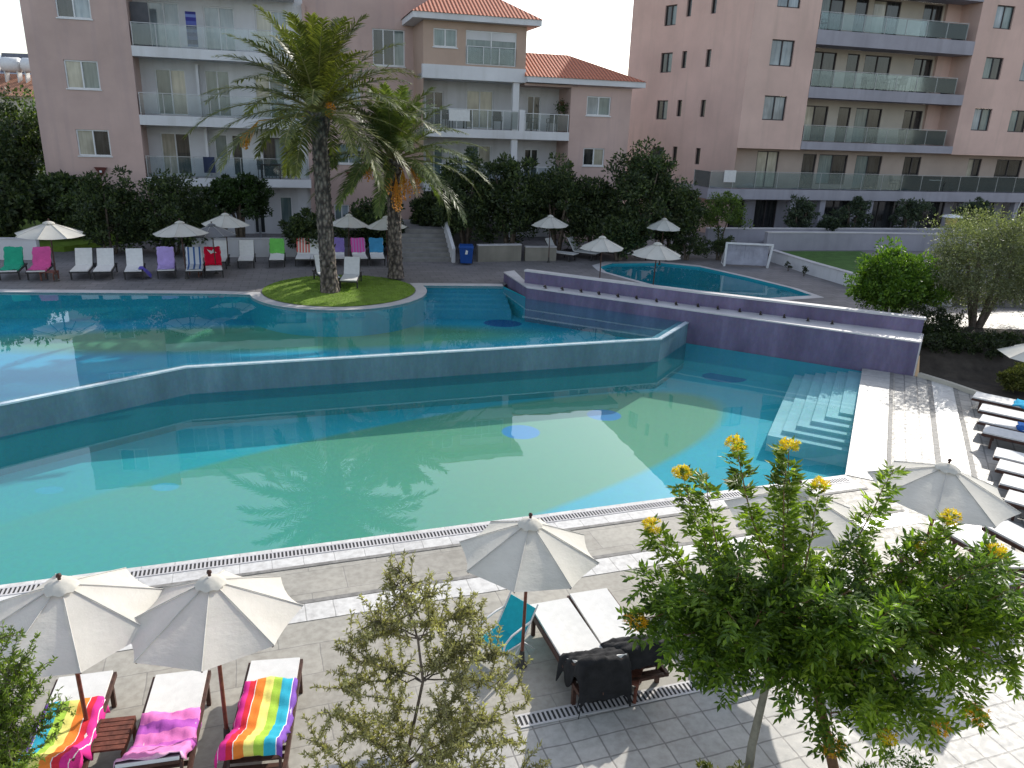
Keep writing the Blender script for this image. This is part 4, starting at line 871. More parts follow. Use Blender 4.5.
def hung(F_, a0, a1, d, z0, z1, m, label, name='hung_towel', cat='towel'):
    mb = MB(); n = 8; vs = []
    for i in range(n+1):
        for j in range(5): a = a0+(a1-a0)*i/n; z = z0+(z1-z0)*j/4; vs.append(F_.P(a, d+.02*math.sin(i*1.9)*(1-j/5)+.02, z))
    mb.add(vs, [(i*5+j, (i+1)*5+j, (i+1)*5+j+1, i*5+j+1) for i in range(n) for j in range(4)], True); mb.build(name, m, None, label, cat)
hung(FA, 2.52, 3.0, -.12, 9.9, 11.45, stripemat('navy_print', [(0, (.04, .04, .16)), (.3, (.10, .12, .34)), (.55, (.05, .05, .22)), (.8, (.16, .2, .42))], 2, 40, .9, 60), 'navy patterned towel hanging on the upper balcony of the left block')
hung(FA, .05, .85, -.5, 9.85, 11.75, mat('grey_screen', (.10, .10, .11), .9), 'dark grey fabric screen at the left end of the upper balcony', 'fabric_screen', 'screen')
hung(FA, 2.75, 3.3, .03, 4.0, 4.78, mat('dark_blue_cloth', (.03, .04, .08), .9), 'dark towel hanging over the lowest balcony rail of the left block')
hung(FC, -4.3, -3.2, .06, 6.95, 7.5, PAD, 'white cloth hanging over the middle block balcony rail')
hung(FB, -5.1, -4.3, .10, 4.0, 4.7, PAD, 'white towel with a dark mark over the terrace glass of the salmon block')
for F_, a, d, z, lb in ((FC, 2.0, -.5, 8.0, 'plant hanging in a pot beside the recessed balcony'),):
    t = empty('hanging_plant', F_.P(a, d, z), 0, lb, 'plant')
    k = MB()
    for i in range(260):
        v = Vector((random.gauss(0, .17), random.gauss(0, .17), random.gauss(-.15, .2))); q = Vector((random.gauss(0, 1), random.gauss(0, 1), random.gauss(0, 1))).normalized()*.07; r_ = q.orthogonal().normalized()*.03
        k.add([v, v+q+r_, v+q*2, v+q-r_], [(0, 1, 2, 3)])
    k.build('foliage', leafmat('hang_leaf', (.03, .05, .02), (.05, .08, .03), (.08, .10, .04)), t); k = MB(); k.tube([(0, 0, -.05), (0, 0, .12)], [.10, .14], 10); k.build('pot', REDW, t)
# pool net frame (goal)
g0, g1 = at(724, 266, .7), at(767, 268, .7)
t = empty('water_goal', g0, math.atan2(g1.y-g0.y, g1.x-g0.x), 'white framed goal with a grey net standing behind the small pool', 'goal'); gl = (g1-g0).length
mb = MB(); mb.bar((0, 0, 0), (0, 0, 1.1), .1); mb.bar((gl, 0, 0), (gl+.12, 0, 1.1), .1); mb.bar((-.04, 0, 1.12), (gl+.16, 0, 1.12), .12, .08)
for x in (0, gl): mb.bar((x, 0, .04), (x, .7, .04), .05); mb.bar((x, 0, 1.08), (x, .7, .04), .05)
mb.build('frame', METALW, t)
mb = MB()
for i in range(int(gl/.07)): mb.bar((.07*i+.05, .05, .1), (.07*i+.05+.02*math.sin(i*2), .1, 1.08), .075)
for j in range(14): mb.bar((.04, .06, .1+.07*j), (gl-.04, .06, .1+.07*j), .04)
mb.build('net', mat('grey_net', (.40, .40, .46), .9), t)
# blue bin beside stairs
t = empty('wheeled_bin', at(466, 264, .7), R(5), 'blue plastic bin with a white mark beside the stairs', 'bin'); BL = mat('blue_plastic', (.01, .06, .26), .4, .1, 5, 0)
mb = MB(); mb.hexa([(-.26, -.28, .08), (.26, -.28, .08), (.26, .28, .08), (-.26, .28, .08), (-.32, -.34, .78), (.32, -.34, .78), (.32, .34, .78), (-.32, .34, .78)]); mb.build('body', BL, t)
mb = MB(); mb.hexa([(-.35, -.37, .782), (.35, -.37, .782), (.35, .37, .782), (-.35, .37, .782), (-.3, -.3, .88), (.3, -.3, .88), (.3, .34, .88), (-.3, .34, .88)]); mb.build('lid', BL, t)
mb = MB(); mb.add([(-.06, -.335, .5), (.05, -.335, .5), (.08, -.343, .66), (-.02, -.343, .7)], [(0, 1, 2, 3)]); mb.build('sticker', METALW, t)
for s in (-1, 1): mb = MB(); mb.tube([(s*.28-.03, .24, .09), (s*.28+.03, .24, .09)], .09, 14); mb.build('wheel', DK, t)
# stairs up to the blocks
fs_ = Fac((-5.35, 35.2), 14); t = empty('garden_stairs', (-5.3, 35.2, .7), 0, 'grey garden stairs rising from the terrace beside a slanting white parapet', 'stairs')
mb = MB()
for i in range(7): fs_.box(mb, 0, 2.35, -.38*i, -4.5, .5 if i == 0 else .7+.17*i, .7+.17*(i+1))
wbuild(mb, 'steps', mat('grey_step', (.24, .23, .22), .85, .2, 3, .2), t)
mb = MB(); mb.hexa([fs_.P(2.35, .3, .6), fs_.P(2.5, .3, .6), fs_.P(2.5, -3, .6), fs_.P(2.35, -3, .6), fs_.P(2.35, .3, 1.35), fs_.P(2.5, .3, 1.35), fs_.P(2.5, -3, 2.6), fs_.P(2.35, -3, 2.6)]); wbuild(mb, 'parapet', WHITE, t)
mb = MB(); fs_.box(mb, -3, 6, -4.5, -6, .6, 1.9); S('raised_path', mb, mat('grey_step', (.24, .23, .22)))
# low walls
def lowwall(pts, z0, z1, th, m, label):
    t = MB(); t.prism(pts+off(pts, th)[::-1], z0, z1); c = MB(); q = off(pts, -.03); c.prism(q+off(pts, th+.03)[::-1], z1+.002, z1+.05)
    e_ = empty('low_wall', (pts[0][0], pts[0][1], z0), 0, label, 'wall'); wbuild(t, 'wall', m, e_); wbuild(c, 'coping', COPE2, e_)
A2 = lambda *l: [tuple(at(x, y, z)[:2]) for x, y, z in l]
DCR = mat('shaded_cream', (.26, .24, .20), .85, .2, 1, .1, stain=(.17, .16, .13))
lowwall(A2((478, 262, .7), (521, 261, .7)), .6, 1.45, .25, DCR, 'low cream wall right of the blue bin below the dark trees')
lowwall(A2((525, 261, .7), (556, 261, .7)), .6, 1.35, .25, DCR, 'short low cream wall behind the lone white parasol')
lowwall([(-14.6, 34.35), (-8.6, 36.0)], .6, 1.5, .25, WHITE, 'low white wall behind the back row loungers below the left block')
lowwall([(12.95, 39.4), (13.79, 35.81), (14.66, 32.99), (17.2, 29.9)], .5, 1.25, .25, WHITE, 'low white retaining wall along the raised lawn right of the goal')
lowwall([(10.6, 43.2), (30, 48.4)], .5, 1.75, .3, GREYR, 'long grey garden wall before the ground floor of the salmon block')
lowwall([(-25, 31.6), (-20.4, 32.4)], .6, 1.55, .3, WHITE, 'low pale wall at the far left behind the green towel')
mb = MB(); mb.prism([(13.2, 39.6), (14.05, 35.9), (14.9, 33.1), (16.3, 31.4), (17.8, 36), (18.2, 40.8)], .4, 1.19); S('raised_lawn', mb, GRASSD)
mb = MB(); mb.prism([(16.3, 31.4), (17.3, 30.2), (40, 30), (40, 50), (14, 44), (13.2, 39.6), (18.2, 40.8), (17.8, 36)], .4, 1.16); S('garden_terrace', mb, UPPAVE)
lowwall([(12.9, 40.0), (18.3, 41.3), (30, 43.2)], 1.0, 2.05, .3, GREYR, 'pale grey retaining wall at the back of the raised lawn')
lowwall([(17.9, 33.0), (24, 35), (32, 36)], 1.0, 1.8, .3, GREYR, 'grey garden wall seen between the bright bush and the olive tree')
mb = MB(); mb.prism([(-30, 34), (-20.5, 34.5), (-18.6, 38.5), (-24, 60), (-34, 60)], .5, .95); S('side_lawn', mb, GRASS)
# lantern and slanting pole
q = (22.7, 41.0); t = empty('garden_lamp', (*q, 1.1), 0, 'garden lamp with a flat pale roof and yellowish lantern at the right', 'lamp')
mb = MB(); mb.tube([(0, 0, 0), (0, 0, 1.55)], .06, 8); mb.build('post', METALG, t)
mb = MB(); mb.tube([(0, 0, 1.55), (0, 0, 1.62), (0, 0, 2.0)], [.12, .26, .30], 6); mb.build('lantern', mat('yellow_glass', (.62, .50, .18), .3), t)
mb = MB(); mb.tube([(0, 0, 2.0), (0, 0, 2.06), (0, 0, 2.16)], [.52, .50, .1], 12); mb.build('roof', METALW, t)
t = empty('flag_pole', FB.P(16.5, .9, .8), 0, 'thin slanting grey pole before the dark ground floor at the right edge', 'pole'); mb = MB(); mb.tube([(0, 0, 0), (.55, 0, 2.4)], .05, 8); mb.build('shaft', METALG, t); mb = MB(); mb.tube([(0, 0, -.05), (0, 0, .05)], .12, 10); mb.build('foot', METALG, t)
t = empty('wall_awning', FA.P(4.6, -1.2, 2.35), R(15.5), 'small white slatted awning above the ground floor door of the left block', 'awning')
mb = MB(); [mb.hexa([(-.45, -.35+.0*k, .18*k), (.45, -.35, .18*k), (.45, .3, .18*k+.1), (-.45, .3, .18*k+.1), (-.45, -.35, .18*k+.03), (.45, -.35, .18*k+.03), (.45, .3, .18*k+.13), (-.45, .3, .18*k+.13)]) for k in range(3)]; mb.build('slats', METALW, t)
mb = MB(); mb.bar((-.44, .28, -.1), (-.44, .28, .5), .04); mb.bar((.44, .28, -.1), (.44, .28, .5), .04); mb.build('bracket', METALG, t)
# ================================================================== VEGETATION
def rv(): 
    while 1:
        v = Vector((random.uniform(-1, 1), random.uniform(-1, 1), random.uniform(-1, 1)))
        if .01 < v.length < 1: return v.normalized()
def leaf(mb, p, d, ln, w_, n=None, bend=0):
    n = n or rv(); s = d.cross(n)
    if s.length < .05: s = d.orthogonal()
    s.normalize(); s *= w_/2; nn_ = s.cross(d).normalized()*bend
    mb.add([p, p+d*(ln*.45)+s+nn_, p+d*ln-nn_*.5, p+d*(ln*.45)-s+nn_], [(0, 1, 2, 3)])
def crown_leaves(mb, rad, clumps, per, ll, lw, zmin=-.9, tight=.32, up=.35, base=Vector((0, 0, 0))):
    rx, ry, rz = rad
    for c in range(clumps):
        v = rv()
        if v.z < zmin: v.z = -v.z*.5
        k = random.uniform(.3, 1.0)**.6*random.uniform(.78, 1.22); cc = Vector((v.x*rx*k, v.y*ry*k, v.z*rz*k))+base
        cr = tight*min(rx, ry, rz)*random.uniform(.45, 1.3)
        for i in range(per):
            o = rv()*cr*random.random()**.45; o.z *= .75; p = cc+o
            d = (o.normalized()*.7+rv()*.7+Vector((0, 0, up))).normalized(); leaf(mb, p, d, ll*random.uniform(.6, 1.25), lw*random.uniform(.7, 1.2))
def shrub(x, y, z, rad, clumps, per, ll, lw, m, label, name='shrub', cat='shrub', group=None, stem=.35, tr=.08, zmin=-.9, nst=4, **kw):
    t = empty(name, (x, y, z), 0, label, cat, group); h = rad[2]+stem
    mb = MB(); crown_leaves(mb, rad, clumps, per, ll, lw, zmin, base=Vector((0, 0, h)), **kw)
    # dim inner twigs close the heart of the crown
    tb = MB()
    for k in range(nst):
        a = 2*PI*k/nst+.5; r = min(rad[0], rad[1])
        tb.tube([(math.cos(a)*tr, math.sin(a)*tr, 0), (math.cos(a)*r*.15, math.sin(a)*r*.15, stem), (math.cos(a)*r*.4, math.sin(a)*r*.4, h), (math.cos(a)*r*.62, math.sin(a)*r*.62, h+rad[2]*.5)], [tr, tr*.8, tr*.5, tr*.2], 6)
    tb.build('trunk', BARK, t); mb.build('crown', m, t); return t
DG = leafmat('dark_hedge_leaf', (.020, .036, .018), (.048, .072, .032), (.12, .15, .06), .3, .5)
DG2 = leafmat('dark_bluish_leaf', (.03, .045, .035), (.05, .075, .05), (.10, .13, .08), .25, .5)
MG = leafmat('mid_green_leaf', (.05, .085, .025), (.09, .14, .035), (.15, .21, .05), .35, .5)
BG = leafmat('bright_green_leaf', (.045, .10, .015), (.09, .17, .02), (.18, .28, .04), .35, .5)
OL = leafmat('olive_leaf', (.10, .115, .065), (.17, .19, .11), (.28, .29, .19), .3, .5)
g_ = 'dark shrubs and trees in front of the blocks'
sh = [(-18.3, 34.4, .7, (1.9, 1.3, 1.75), 'dark rounded shrub at the left foot of the pink end wall'), (-15.7, 34.9, .7, (1.9, 1.3, 1.7), 'dark broad shrub below the lamp of the pink end wall'),
      (-14.4, 35.3, .7, (1.1, 1.0, 1.2), 'dark low shrub between the pink end wall and the clipped round tree'), (-9.6, 35.6, .7, (1.3, 1.0, .95), 'dark shrub below the ground floor windows left of the tall palm'),
      (-6.9, 37.6, .7, (1.3, 1.0, 1.25), 'dark shrub between the two palms at the wall foot'), (-4.6, 39.6, .9, (.9, .8, 1.1), 'dark shrub behind the second palm beside the stairs')]
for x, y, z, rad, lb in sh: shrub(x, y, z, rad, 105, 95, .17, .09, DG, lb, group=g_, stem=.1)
shrub(-13.0, 36.1, .7, (1.42, 1.2, 1.0), 150, 110, .14, .08, leafmat('clipped_leaf', (.014, .028, .008), (.026, .05, .012), (.045, .085, .02), .2), 'clipped round dark green tree before the lowest balcony of the left block', 'round_tree', 'tree', stem=1.55, tr=.1, tight=.26)
tr_ = [(-2.6, 38.5, .9, (1.5, 1.3, 1.95), .4, 'dark leafy tree just right of the stairs, left part of the dark group'), (-.4, 38.4, .8, (1.7, 1.4, 2.15), .5, 'tall dark leafy tree below the long balcony of the middle block'),
       (2.0, 38.8, .8, (1.6, 1.4, 1.9), .5, 'dark leafy tree behind the lone parasol'), (3.9, 39.8, .8, (1.5, 1.3, 1.5), .4, 'lower dark leafy tree below the side windows of the middle block'),
       (6.1, 38.6, .8, (1.75, 1.5, 2.25), .75, 'large dark tree between the middle and the salmon block'), (8.0, 40.0, .8, (1.35, 1.3, 1.5), .5, 'dark tree right of the large one, in front of the salmon side wall'), (5.0, 37.6, .8, (1.2, 1.1, 1.0), .2, 'dark low bush behind the small pool loungers')]
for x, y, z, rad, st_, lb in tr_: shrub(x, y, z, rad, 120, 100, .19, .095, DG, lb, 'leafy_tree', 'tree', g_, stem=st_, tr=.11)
far_t = [(-24.4, 34.9, .7, (2.3, 1.4, 1.45), 'low dark bush at the far left edge behind the pale wall'), (-21.4, 37.2, .7, (1.5, 1.4, 1.3), 'low dark bush at the corner of the pink end wall'), (-26.3, 38.0, .7, (2.4, 2.0, 2.4), 'dark tree at the far left edge, nearest of the group'), (-23.4, 44.5, .8, (2.2, 2.2, 3.0), 'dark tree beside the pink end wall, right of the far left group'), (-30.5, 46, .8, (3.2, 2.6, 2.9), 'tall dark tree behind the far left group')]
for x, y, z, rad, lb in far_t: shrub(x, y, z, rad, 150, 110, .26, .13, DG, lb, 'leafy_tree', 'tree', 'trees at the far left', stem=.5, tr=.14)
shrub(-30.6, 53, .8, (2.6, 2.4, 2.6), 80, 80, .25, .13, MG, 'sunlit green tree below the distant house roof', 'leafy_tree', 'tree', 'trees at the far left', stem=1.6, tr=.15)
shrub(-26.6, 49, .8, (1.8, 1.8, 1.2), 60, 80, .2, .1, MG, 'sunlit green bush beside the edge of the pink end wall', 'shrub', 'shrub', 'trees at the far left', stem=3.2, tr=.12)
shrub(10.9, 41.6, .8, (1.3, 1.2, 1.0), 60, 80, .14, .07, MG, 'small green tree before the ground floor, above the goal', 'small_tree', 'tree', stem=1.0, tr=.05)
for i, (x, y, a, b, lb) in enumerate(((8.6, 38.9, 1.2, .55, 'clipped dark hedge left of the goal'), (10.3, 39.2, 1.1, .55, 'clipped dark hedge right behind the goal'))):
    shrub(x, y, .7, (a, .6, b), 50, 80, .1, .05, DG, lb, 'hedge', 'hedge', 'clipped hedges by the goal', stem=.15)
for i, (x, y, r, hh, lb) in enumerate(((16.6, 46.0, .9, 1.0, 'dark rounded plant before the first column of the salmon block'), (20.2, 47.3, 1.2, 1.1, 'dark plant before the middle of the salmon ground floor'), (24.0, 48, 1.3, 1.1, 'dark plant behind the garden lamp'), (28.5, 49, 1.4, 1.1, 'dark plant at the right end of the salmon ground floor'), (18.2, 45.6, .5, .6, 'small pale leafed plant on the garden wall'))):
    shrub(x, y, .8, (r, .8, hh), 50, 70, .17, .08, DG2, lb, 'shrub', 'shrub', 'plants along the salmon ground floor', stem=.5)
shrub(13.5, 27.0, .6, (1.40, 1.25, 1.15), 170, 130, .13, .07, BG, 'bright green rounded bush behind the end of the fountain wall', 'round_bush', 'bush', stem=.3, tr=.06)
shrub(16.4, 26.6, .6, (2.1, 1.7, 1.75), 300, 150, .10, .034, OL, 'grey-green olive tree right of the bright bush, above the planted bed', 'olive_tree', 'tree', stem=.55, tr=.1, tight=.3, nst=6)
shrub(19.3, 27.5, .6, (1.7, 1.4, 1.5), 200, 130, .10, .034, OL, 'grey-green olive tree cut by the right frame edge', 'olive_tree', 'tree', stem=1.0, tr=.09)
UG = leafmat('undergrowth_leaf', (.015, .025, .01), (.03, .045, .015), (.06, .08, .03), .25)
YG = leafmat('yellowish_leaf', (.06, .08, .02), (.12, .13, .03), (.25, .24, .07), .3)
for x, y, r, h, m, lb in ((13.6, 23.9, .9, .5, UG, 'dark low plant at the end of the fountain wall'), (15.0, 23.4, 1.0, .55, UG, 'dark low plant under the olive tree'), (15.5, 21.6, .7, .35, YG, 'yellowish low plant in the middle of the planted bed'), (16.6, 21.0, .6, .4, YG, 'yellowish low plant at the right end of the planted bed'),
                          (14.7, 21.2, .5, .28, YG, 'small yellowish plant by the kerb'), (16.9, 23.6, .9, .5, UG, 'dark plant behind the right parasol top'), (16.3, 19.6, .5, .35, YG, 'small dry plant beside the farthest lounger'), (14.2, 25.3, .9, .7, UG, 'dark plant below the bright green bush')):
    shrub(x, y, .1+.03*max(0, y-20), (r, r*.8, h), 70, 90, .10, .04, m, lb, 'bed_plant', 'plant', 'low plants in the planted bed', stem=.05, tr=.02)
for k, (x, y) in enumerate(((13.4, 36.7), (13.7, 35.4))):
    t = shrub(x-.35, y, .7, (.16, .16, .2), 8, 30, .09, .03, UG, ('small potted plant by the white lawn wall, farther one', 'small potted plant by the white lawn wall, nearer one')[k], 'small_plant', 'plant', 'small plants along the lawn wall', stem=.05, tr=.015)
# bushes in front of balcony of block B ground (pale rocks)
# ---- palms
PF = leafmat('palm_leaflet', (.065, .075, .02), (.11, .125, .03), (.21, .21, .06), .24, .45, .4, .5)
PF2 = leafmat('palm_leaflet_grey', (.065, .09, .035), (.115, .15, .05), (.19, .225, .08), .24, .45, .4, .5)
PD = leafmat('dry_frond', (.16, .10, .03), (.28, .18, .05), (.4, .27, .08), .2)
RACH = mat('frond_rib', (.20, .19, .07), .6, .3, 6, .1)
DATE = mat('date_fruit', (.72, .30, .03), .5, .4, 20, .3)
mt, ntt, bt = newmat('palm_trunk_bark'); v_ = texco(ntt, scale=(1, 1, .55)); vo = ntt.nodes.new('ShaderNodeTexVoronoi'); vo.inputs['Scale'].default_value = 9; L(ntt, v_, vo.inputs['Vector'])
cb = ramp(ntt, vo.outputs['Distance'], [(.0, (.33, .28, .23)), (.35, (.18, .145, .12)), (.7, (.05, .04, .035))]); nb_ = noise(ntt, v_, 3, 4)
L(ntt, mix(ntt, .7, cb, ramp(ntt, nb_, [(.3, (.55, .5, .45)), (.7, (1.2, 1.2, 1.2))]), 'MULTIPLY'), bt.inputs['Base Color']); bt.inputs['Roughness'].default_value = .95; bump(ntt, bt, vo.outputs['Distance'], 1.0, .08)
def palm(x, y, z, top, r0, r1, nf, fl, m, label, seed, dates, crownr, droop=.84, e_lo=-18, e_hi=88):
    random.seed(seed); t = empty('palm_tree', (x, y, z), 0, label, 'palm tree', 'palms on the grass island'); T = Vector(top)-Vector((x, y, z))
    # trunk with overlapping old leaf bases
    mb = MB(); rings = 64; n = 18; vs = []
    for i in range(rings+1):
        u = i/rings; c = T*u+Vector((T.x*.12*math.sin(PI*u), 0, 0)); base = r0*(1.25-.25*min(1, u*8))*(1-u)+r1*u
        if u > .86: base += crownr*(u-.86)/.14
        for k in range(n):
            a = 2*PI*k/n; sc = .10*((i*.5+(k % 2)*.5) % 1.0)+random.uniform(-.05, .05); rr = base*(1+sc); vs.append((c.x+math.cos(a)*rr, c.y+math.sin(a)*rr, c.z+random.uniform(-.02, .02)))
    mb.add(vs, [(i*n+k, i*n+(k+1) % n, (i+1)*n+(k+1) % n, (i+1)*n+k) for i in range(rings) for k in range(n)])
    st = mb
    for k in range(110):           # cut stubs below the crown and down the trunk
        u = 1-random.random()**1.7*.9; a = random.uniform(0, 2*PI); rr = (r1+crownr*max(0, (u-.86)/.14)) if u > .86 else r1*u+r0*(1-u); c = T*u
        p = Vector((c.x+math.cos(a)*rr*.92, c.y+math.sin(a)*rr*.92, c.z)); st.bar(p, p+Vector((math.cos(a)*.06, math.sin(a)*.06, .12)), .09, .03)
    mb.build('trunk', mt, t)
    ga = 2.39996
    for k in range(nf):
        u = k/(nf-1); az = k*ga+random.uniform(-.2, .2); el = R(e_lo+(e_hi-e_lo)*u**.95+random.uniform(-7, 7)); ln = fl*random.uniform(.85, 1.08)*(.8+.25*math.sin(PI*min(1, u+.25)))
        fm = MB(); lm = MB(); N_ = 16; p = Vector((T.x+math.cos(az)*.12, T.y+math.sin(az)*.12, T.z-.05+.25*u)); pts = [p.copy()]; e = el; dr = droop*random.uniform(.8, 1.25)*(1.0-.25*u)
        dirs = []
        for i in range(N_):
            f = i/N_; e = el-dr*(f**1.5)*1.25; d = Vector((math.cos(az)*math.cos(e), math.sin(az)*math.cos(e), math.sin(e))); dirs.append(d); p = p+d*(ln/N_); pts.append(p.copy())
        dirs.append(dirs[-1]); fm.tube(pts, [.028*(1-i/(N_+2))+.004 for i in range(N_+1)], 5)
        fr = fm.build('frond', RACH, t)
        nl = 58; side0 = Vector((-math.sin(az), math.cos(az), 0))
        for i in range(nl):
            f = .14+.86*i/(nl-1); fi = f*N_; i0 = min(N_-1, int(fi)); q = pts[i0].lerp(pts[i0+1], fi-i0); d = dirs[i0]
            ll = .50*math.sin(PI*(.12+.80*f))**.7*random.uniform(.85, 1.1)*fl/3.2; upv = side0.cross(d)*-1
            if upv.z < 0 and e_lo > -90: upv = -upv if abs(upv.z) > .3 else upv
            for s in (-1, 1):
                dd = (d*(.55+.5*f)+side0*s*.85+upv*random.uniform(.05, .6)+Vector((0, 0, -.25))+rv()*.09).normalized(); w_ = .052
                a = dd.cross(upv); a = (a.normalized() if a.length > .01 else side0)*w_/2
                mid = q+dd*ll*.5; tip = q+dd*ll+Vector((0, 0, -.12*ll))
                lm.add([q-a*.6, q+a*.6, mid+a, mid-a], [(0, 1, 2, 3)]); lm.add([mid-a, mid+a, tip], [(0, 1, 2)])
        lm.build('leaflets', m, fr)
    for (dx, dy, dz, s) in dates:
        q = Vector((T.x, T.y, T.z-.1)); e_ = Vector((T.x+dx, T.y+dy, T.z+dz)); m_q = q.lerp(e_, .55)+Vector((dx*.25, dy*.25, .22)); cl = MB()
        cl.tube([q, m_q, e_+Vector((0, 0, .15*s))], .018, 5); stt = cl.build('date_stalk', mat('orange_stalk', (.6, .30, .04), .6), t)
        b = MB()
        for j in range(100):
            o = rv()*random.random()**.4; o = Vector((o.x*.24*s, o.y*.24*s, o.z*.36*s)); c = e_+o+Vector((0, 0, -.1*s)); r = .028
            b.add([c+Vector(v)*r for v in ((1, 0, 0), (-1, 0, 0), (0, 1, 0), (0, -1, 0), (0, 0, 1.4), (0, 0, -1.4))], [(0, 2, 4), (2, 1, 4), (1, 3, 4), (3, 0, 4), (2, 0, 5), (1, 2, 5), (3, 1, 5), (0, 3, 5)], True)
            if j % 3 == 0: b.bar(m_q, c, .008)
        b.build('dates', DATE, stt)
    return t
palm(-6.88, 27.9, .78, tuple(aty(318, 112, 27.9)), .29, .25, 58, 4.15, PF, 'taller date palm with a thick scaly trunk on the left of the grass island', 11, [(-2.2, -1.2, -.95, .7), (.55, -.5, .15, .8)], .20)
palm(-4.94, 31.17, .78, tuple(aty(393, 160, 31.1)), .27, .25, 50, 3.7, PF2, 'shorter date palm with bunches of orange dates at the back of the grass island', 23, [(.55, -.55, -.95, 1.15), (.9, -.2, -.75, 1.15), (.25, -.75, -1.45, 1.0), (-.9, -.4, -.35, 1.1), (-.1, -.8, -.8, 1.0)], .24, .85)
random.seed(5)
# ---- yellow-flowering shrub tree in the foreground
TL2 = leafmat('sunlit_trumpet_leaf', (.09, .14, .02), (.19, .28, .03), (.34, .42, .07), .45, .45, .4, 2.0)  # lighter leaf copy: sunlight on the shoot tops put into the colour
TL = leafmat('trumpet_leaf', (.05, .095, .015), (.10, .17, .02), (.22, .32, .04), .42, .45, .5, 2.0)
YF = leafmat('yellow_petal', (.70, .42, .01), (.85, .62, .02), (.9, .75, .06), .3)
OF = leafmat('orange_petal', (.72, .30, .01), (.85, .45, .01), (.88, .60, .03), .3)
def pin(mb, p, d, ln, lf, w_):        # one pinnate leaf: pairs of pointed leaflets along a stalk
    n = rv(); n = (n*.5+Vector((0, 0, 1))).normalized(); s = d.cross(n).normalized()
    for i in range(4):
        q = p+d*(ln*(.25+.22*i))-Vector((0, 0, .03*i*i*ln))
        for sg in (-1, 1): leaf(mb, q, (d*.6+s*sg*.85+rv()*.15).normalized(), lf*random.uniform(.55, 1.25), w_*random.uniform(.7, 1.15), n+rv()*.25, .008)
    leaf(mb, p+d*ln-Vector((0, 0, .2*ln)), (d+rv()*.2).normalized(), lf*1.15, w_, n, .004)
def shoot(wm, lm, a, b, bow, r, dens, lf, spread, start=.25, tl=.16):
    a, b = Vector(a), Vector(b); N_ = 12; pts = []
    for i in range(N_+1):
        f = i/N_; p = a.lerp(b, f); p += Vector(bow)*math.sin(PI*f); p += rv()*.012; pts.append(p)
    wm.tube(pts, [r*(1-.8*i/N_) for i in range(N_+1)], 6); L_ = (b-a).length; k = int(dens*L_)
    for i in range(k):
        f = start+(1-start)*i/k; fi = f*N_; i0 = min(N_-1, int(fi)); p = pts[i0].lerp(pts[i0+1], fi-i0); ax = (pts[i0+1]-pts[i0]).normalized()
        o = rv(); o = (o-ax*o.dot(ax)).normalized(); d = (o*.9+ax*.55).normalized(); pin(lm, p, d, tl*random.uniform(.6, 1.2)*(1.15-.5*max(0, f-.6)), lf, lf*.40)
    return pts
def blossom(par, p, r, m, n=46):
    b = MB()
    for i in range(n):
        o = rv()*r*random.random()**.35; o.z *= .6; q = p+o; d = (o.normalized()+Vector((0, 0, .4))+rv()*.4).normalized(); ax = d.orthogonal().normalized(); ay = d.cross(ax)
        for k in range(5):
            a = 2*PI*k/5; e = (ax*math.cos(a)+ay*math.sin(a)); e2 = (ax*math.cos(a+.8)+ay*math.sin(a+.8)); s = .030
            b.add([q, q+d*.03+e*s*.5, q+d*.035+e*s+e2*s*.35, q+d*.03+e2*s*.6], [(0, 1, 2, 3)])
    return b.build('blossom', m, par)
t = empty('flowering_tree', (3.25, 6.45, 0), 0, 'large dark green tree with clusters of yellow trumpet flowers in the right foreground', 'tree'); O = Vector(t.location)
def loc(px, py, Y): return aty(px, py, Y)-O
hub = loc(795, 610, 6.9); tw = MB()
tw.tube([loc(745, 800, 6.45), loc(752, 745, 6.6), loc(765, 690, 6.75), loc(775, 650, 6.85)], [.05, .046, .04, .034], 9); tw.build('trunk', mat('grey_bark', (.24, .22, .17), .9, .3, 12, .4), t)
tw = MB(); tw.tube([loc(845, 820, 6.3), loc(832, 760, 6.4), loc(820, 705, 6.6), loc(812, 650, 6.8)], [.062, .056, .05, .04], 9); tw.build('trunk', BARKR, t)
tips = [(735, 445, 7.3, 1), (706, 478, 7.2, 0), (790, 447, 7.1, 1), (786, 468, 7.0, 0), (682, 474, 7.4, 1), (820, 486, 7.3, 1), (893, 470, 7.4, 0), (652, 527, 7.2, 1), (640, 578, 7.1, 0), (950, 518, 7.0, 1), (922, 545, 7.1, 1), (996, 552, 6.8, 1), (1005, 560, 7.2, 0), (636, 622, 6.9, 2),
        (1030, 640, 6.7, 0), (1045, 610, 7.0, 0), (1015, 668, 6.5, 0), (978, 716, 6.3, 2), (938, 728, 6.2, 2), (888, 738, 6.1, 1), (832, 748, 6.2, 2), (700, 650, 6.7, 0), (665, 600, 7.2, 0), (900, 600, 7.5, 0), (940, 640, 6.9, 0), (860, 690, 6.3, 0), (905, 690, 6.3, 0), (760, 670, 6.5, 0), (850, 590, 6.3, 0), (700, 590, 6.5, 0), (815, 640, 6.2, 0), (870, 640, 6.1, 0), (960, 580, 7.2, 0), (985, 625, 7.2, 0), (690, 668, 6.7, 0), (665, 640, 6.8, 0), (725, 690, 6.5, 0), (800, 700, 6.3, 0), (775, 690, 6.4, 0), (745, 640, 6.3, 0)]
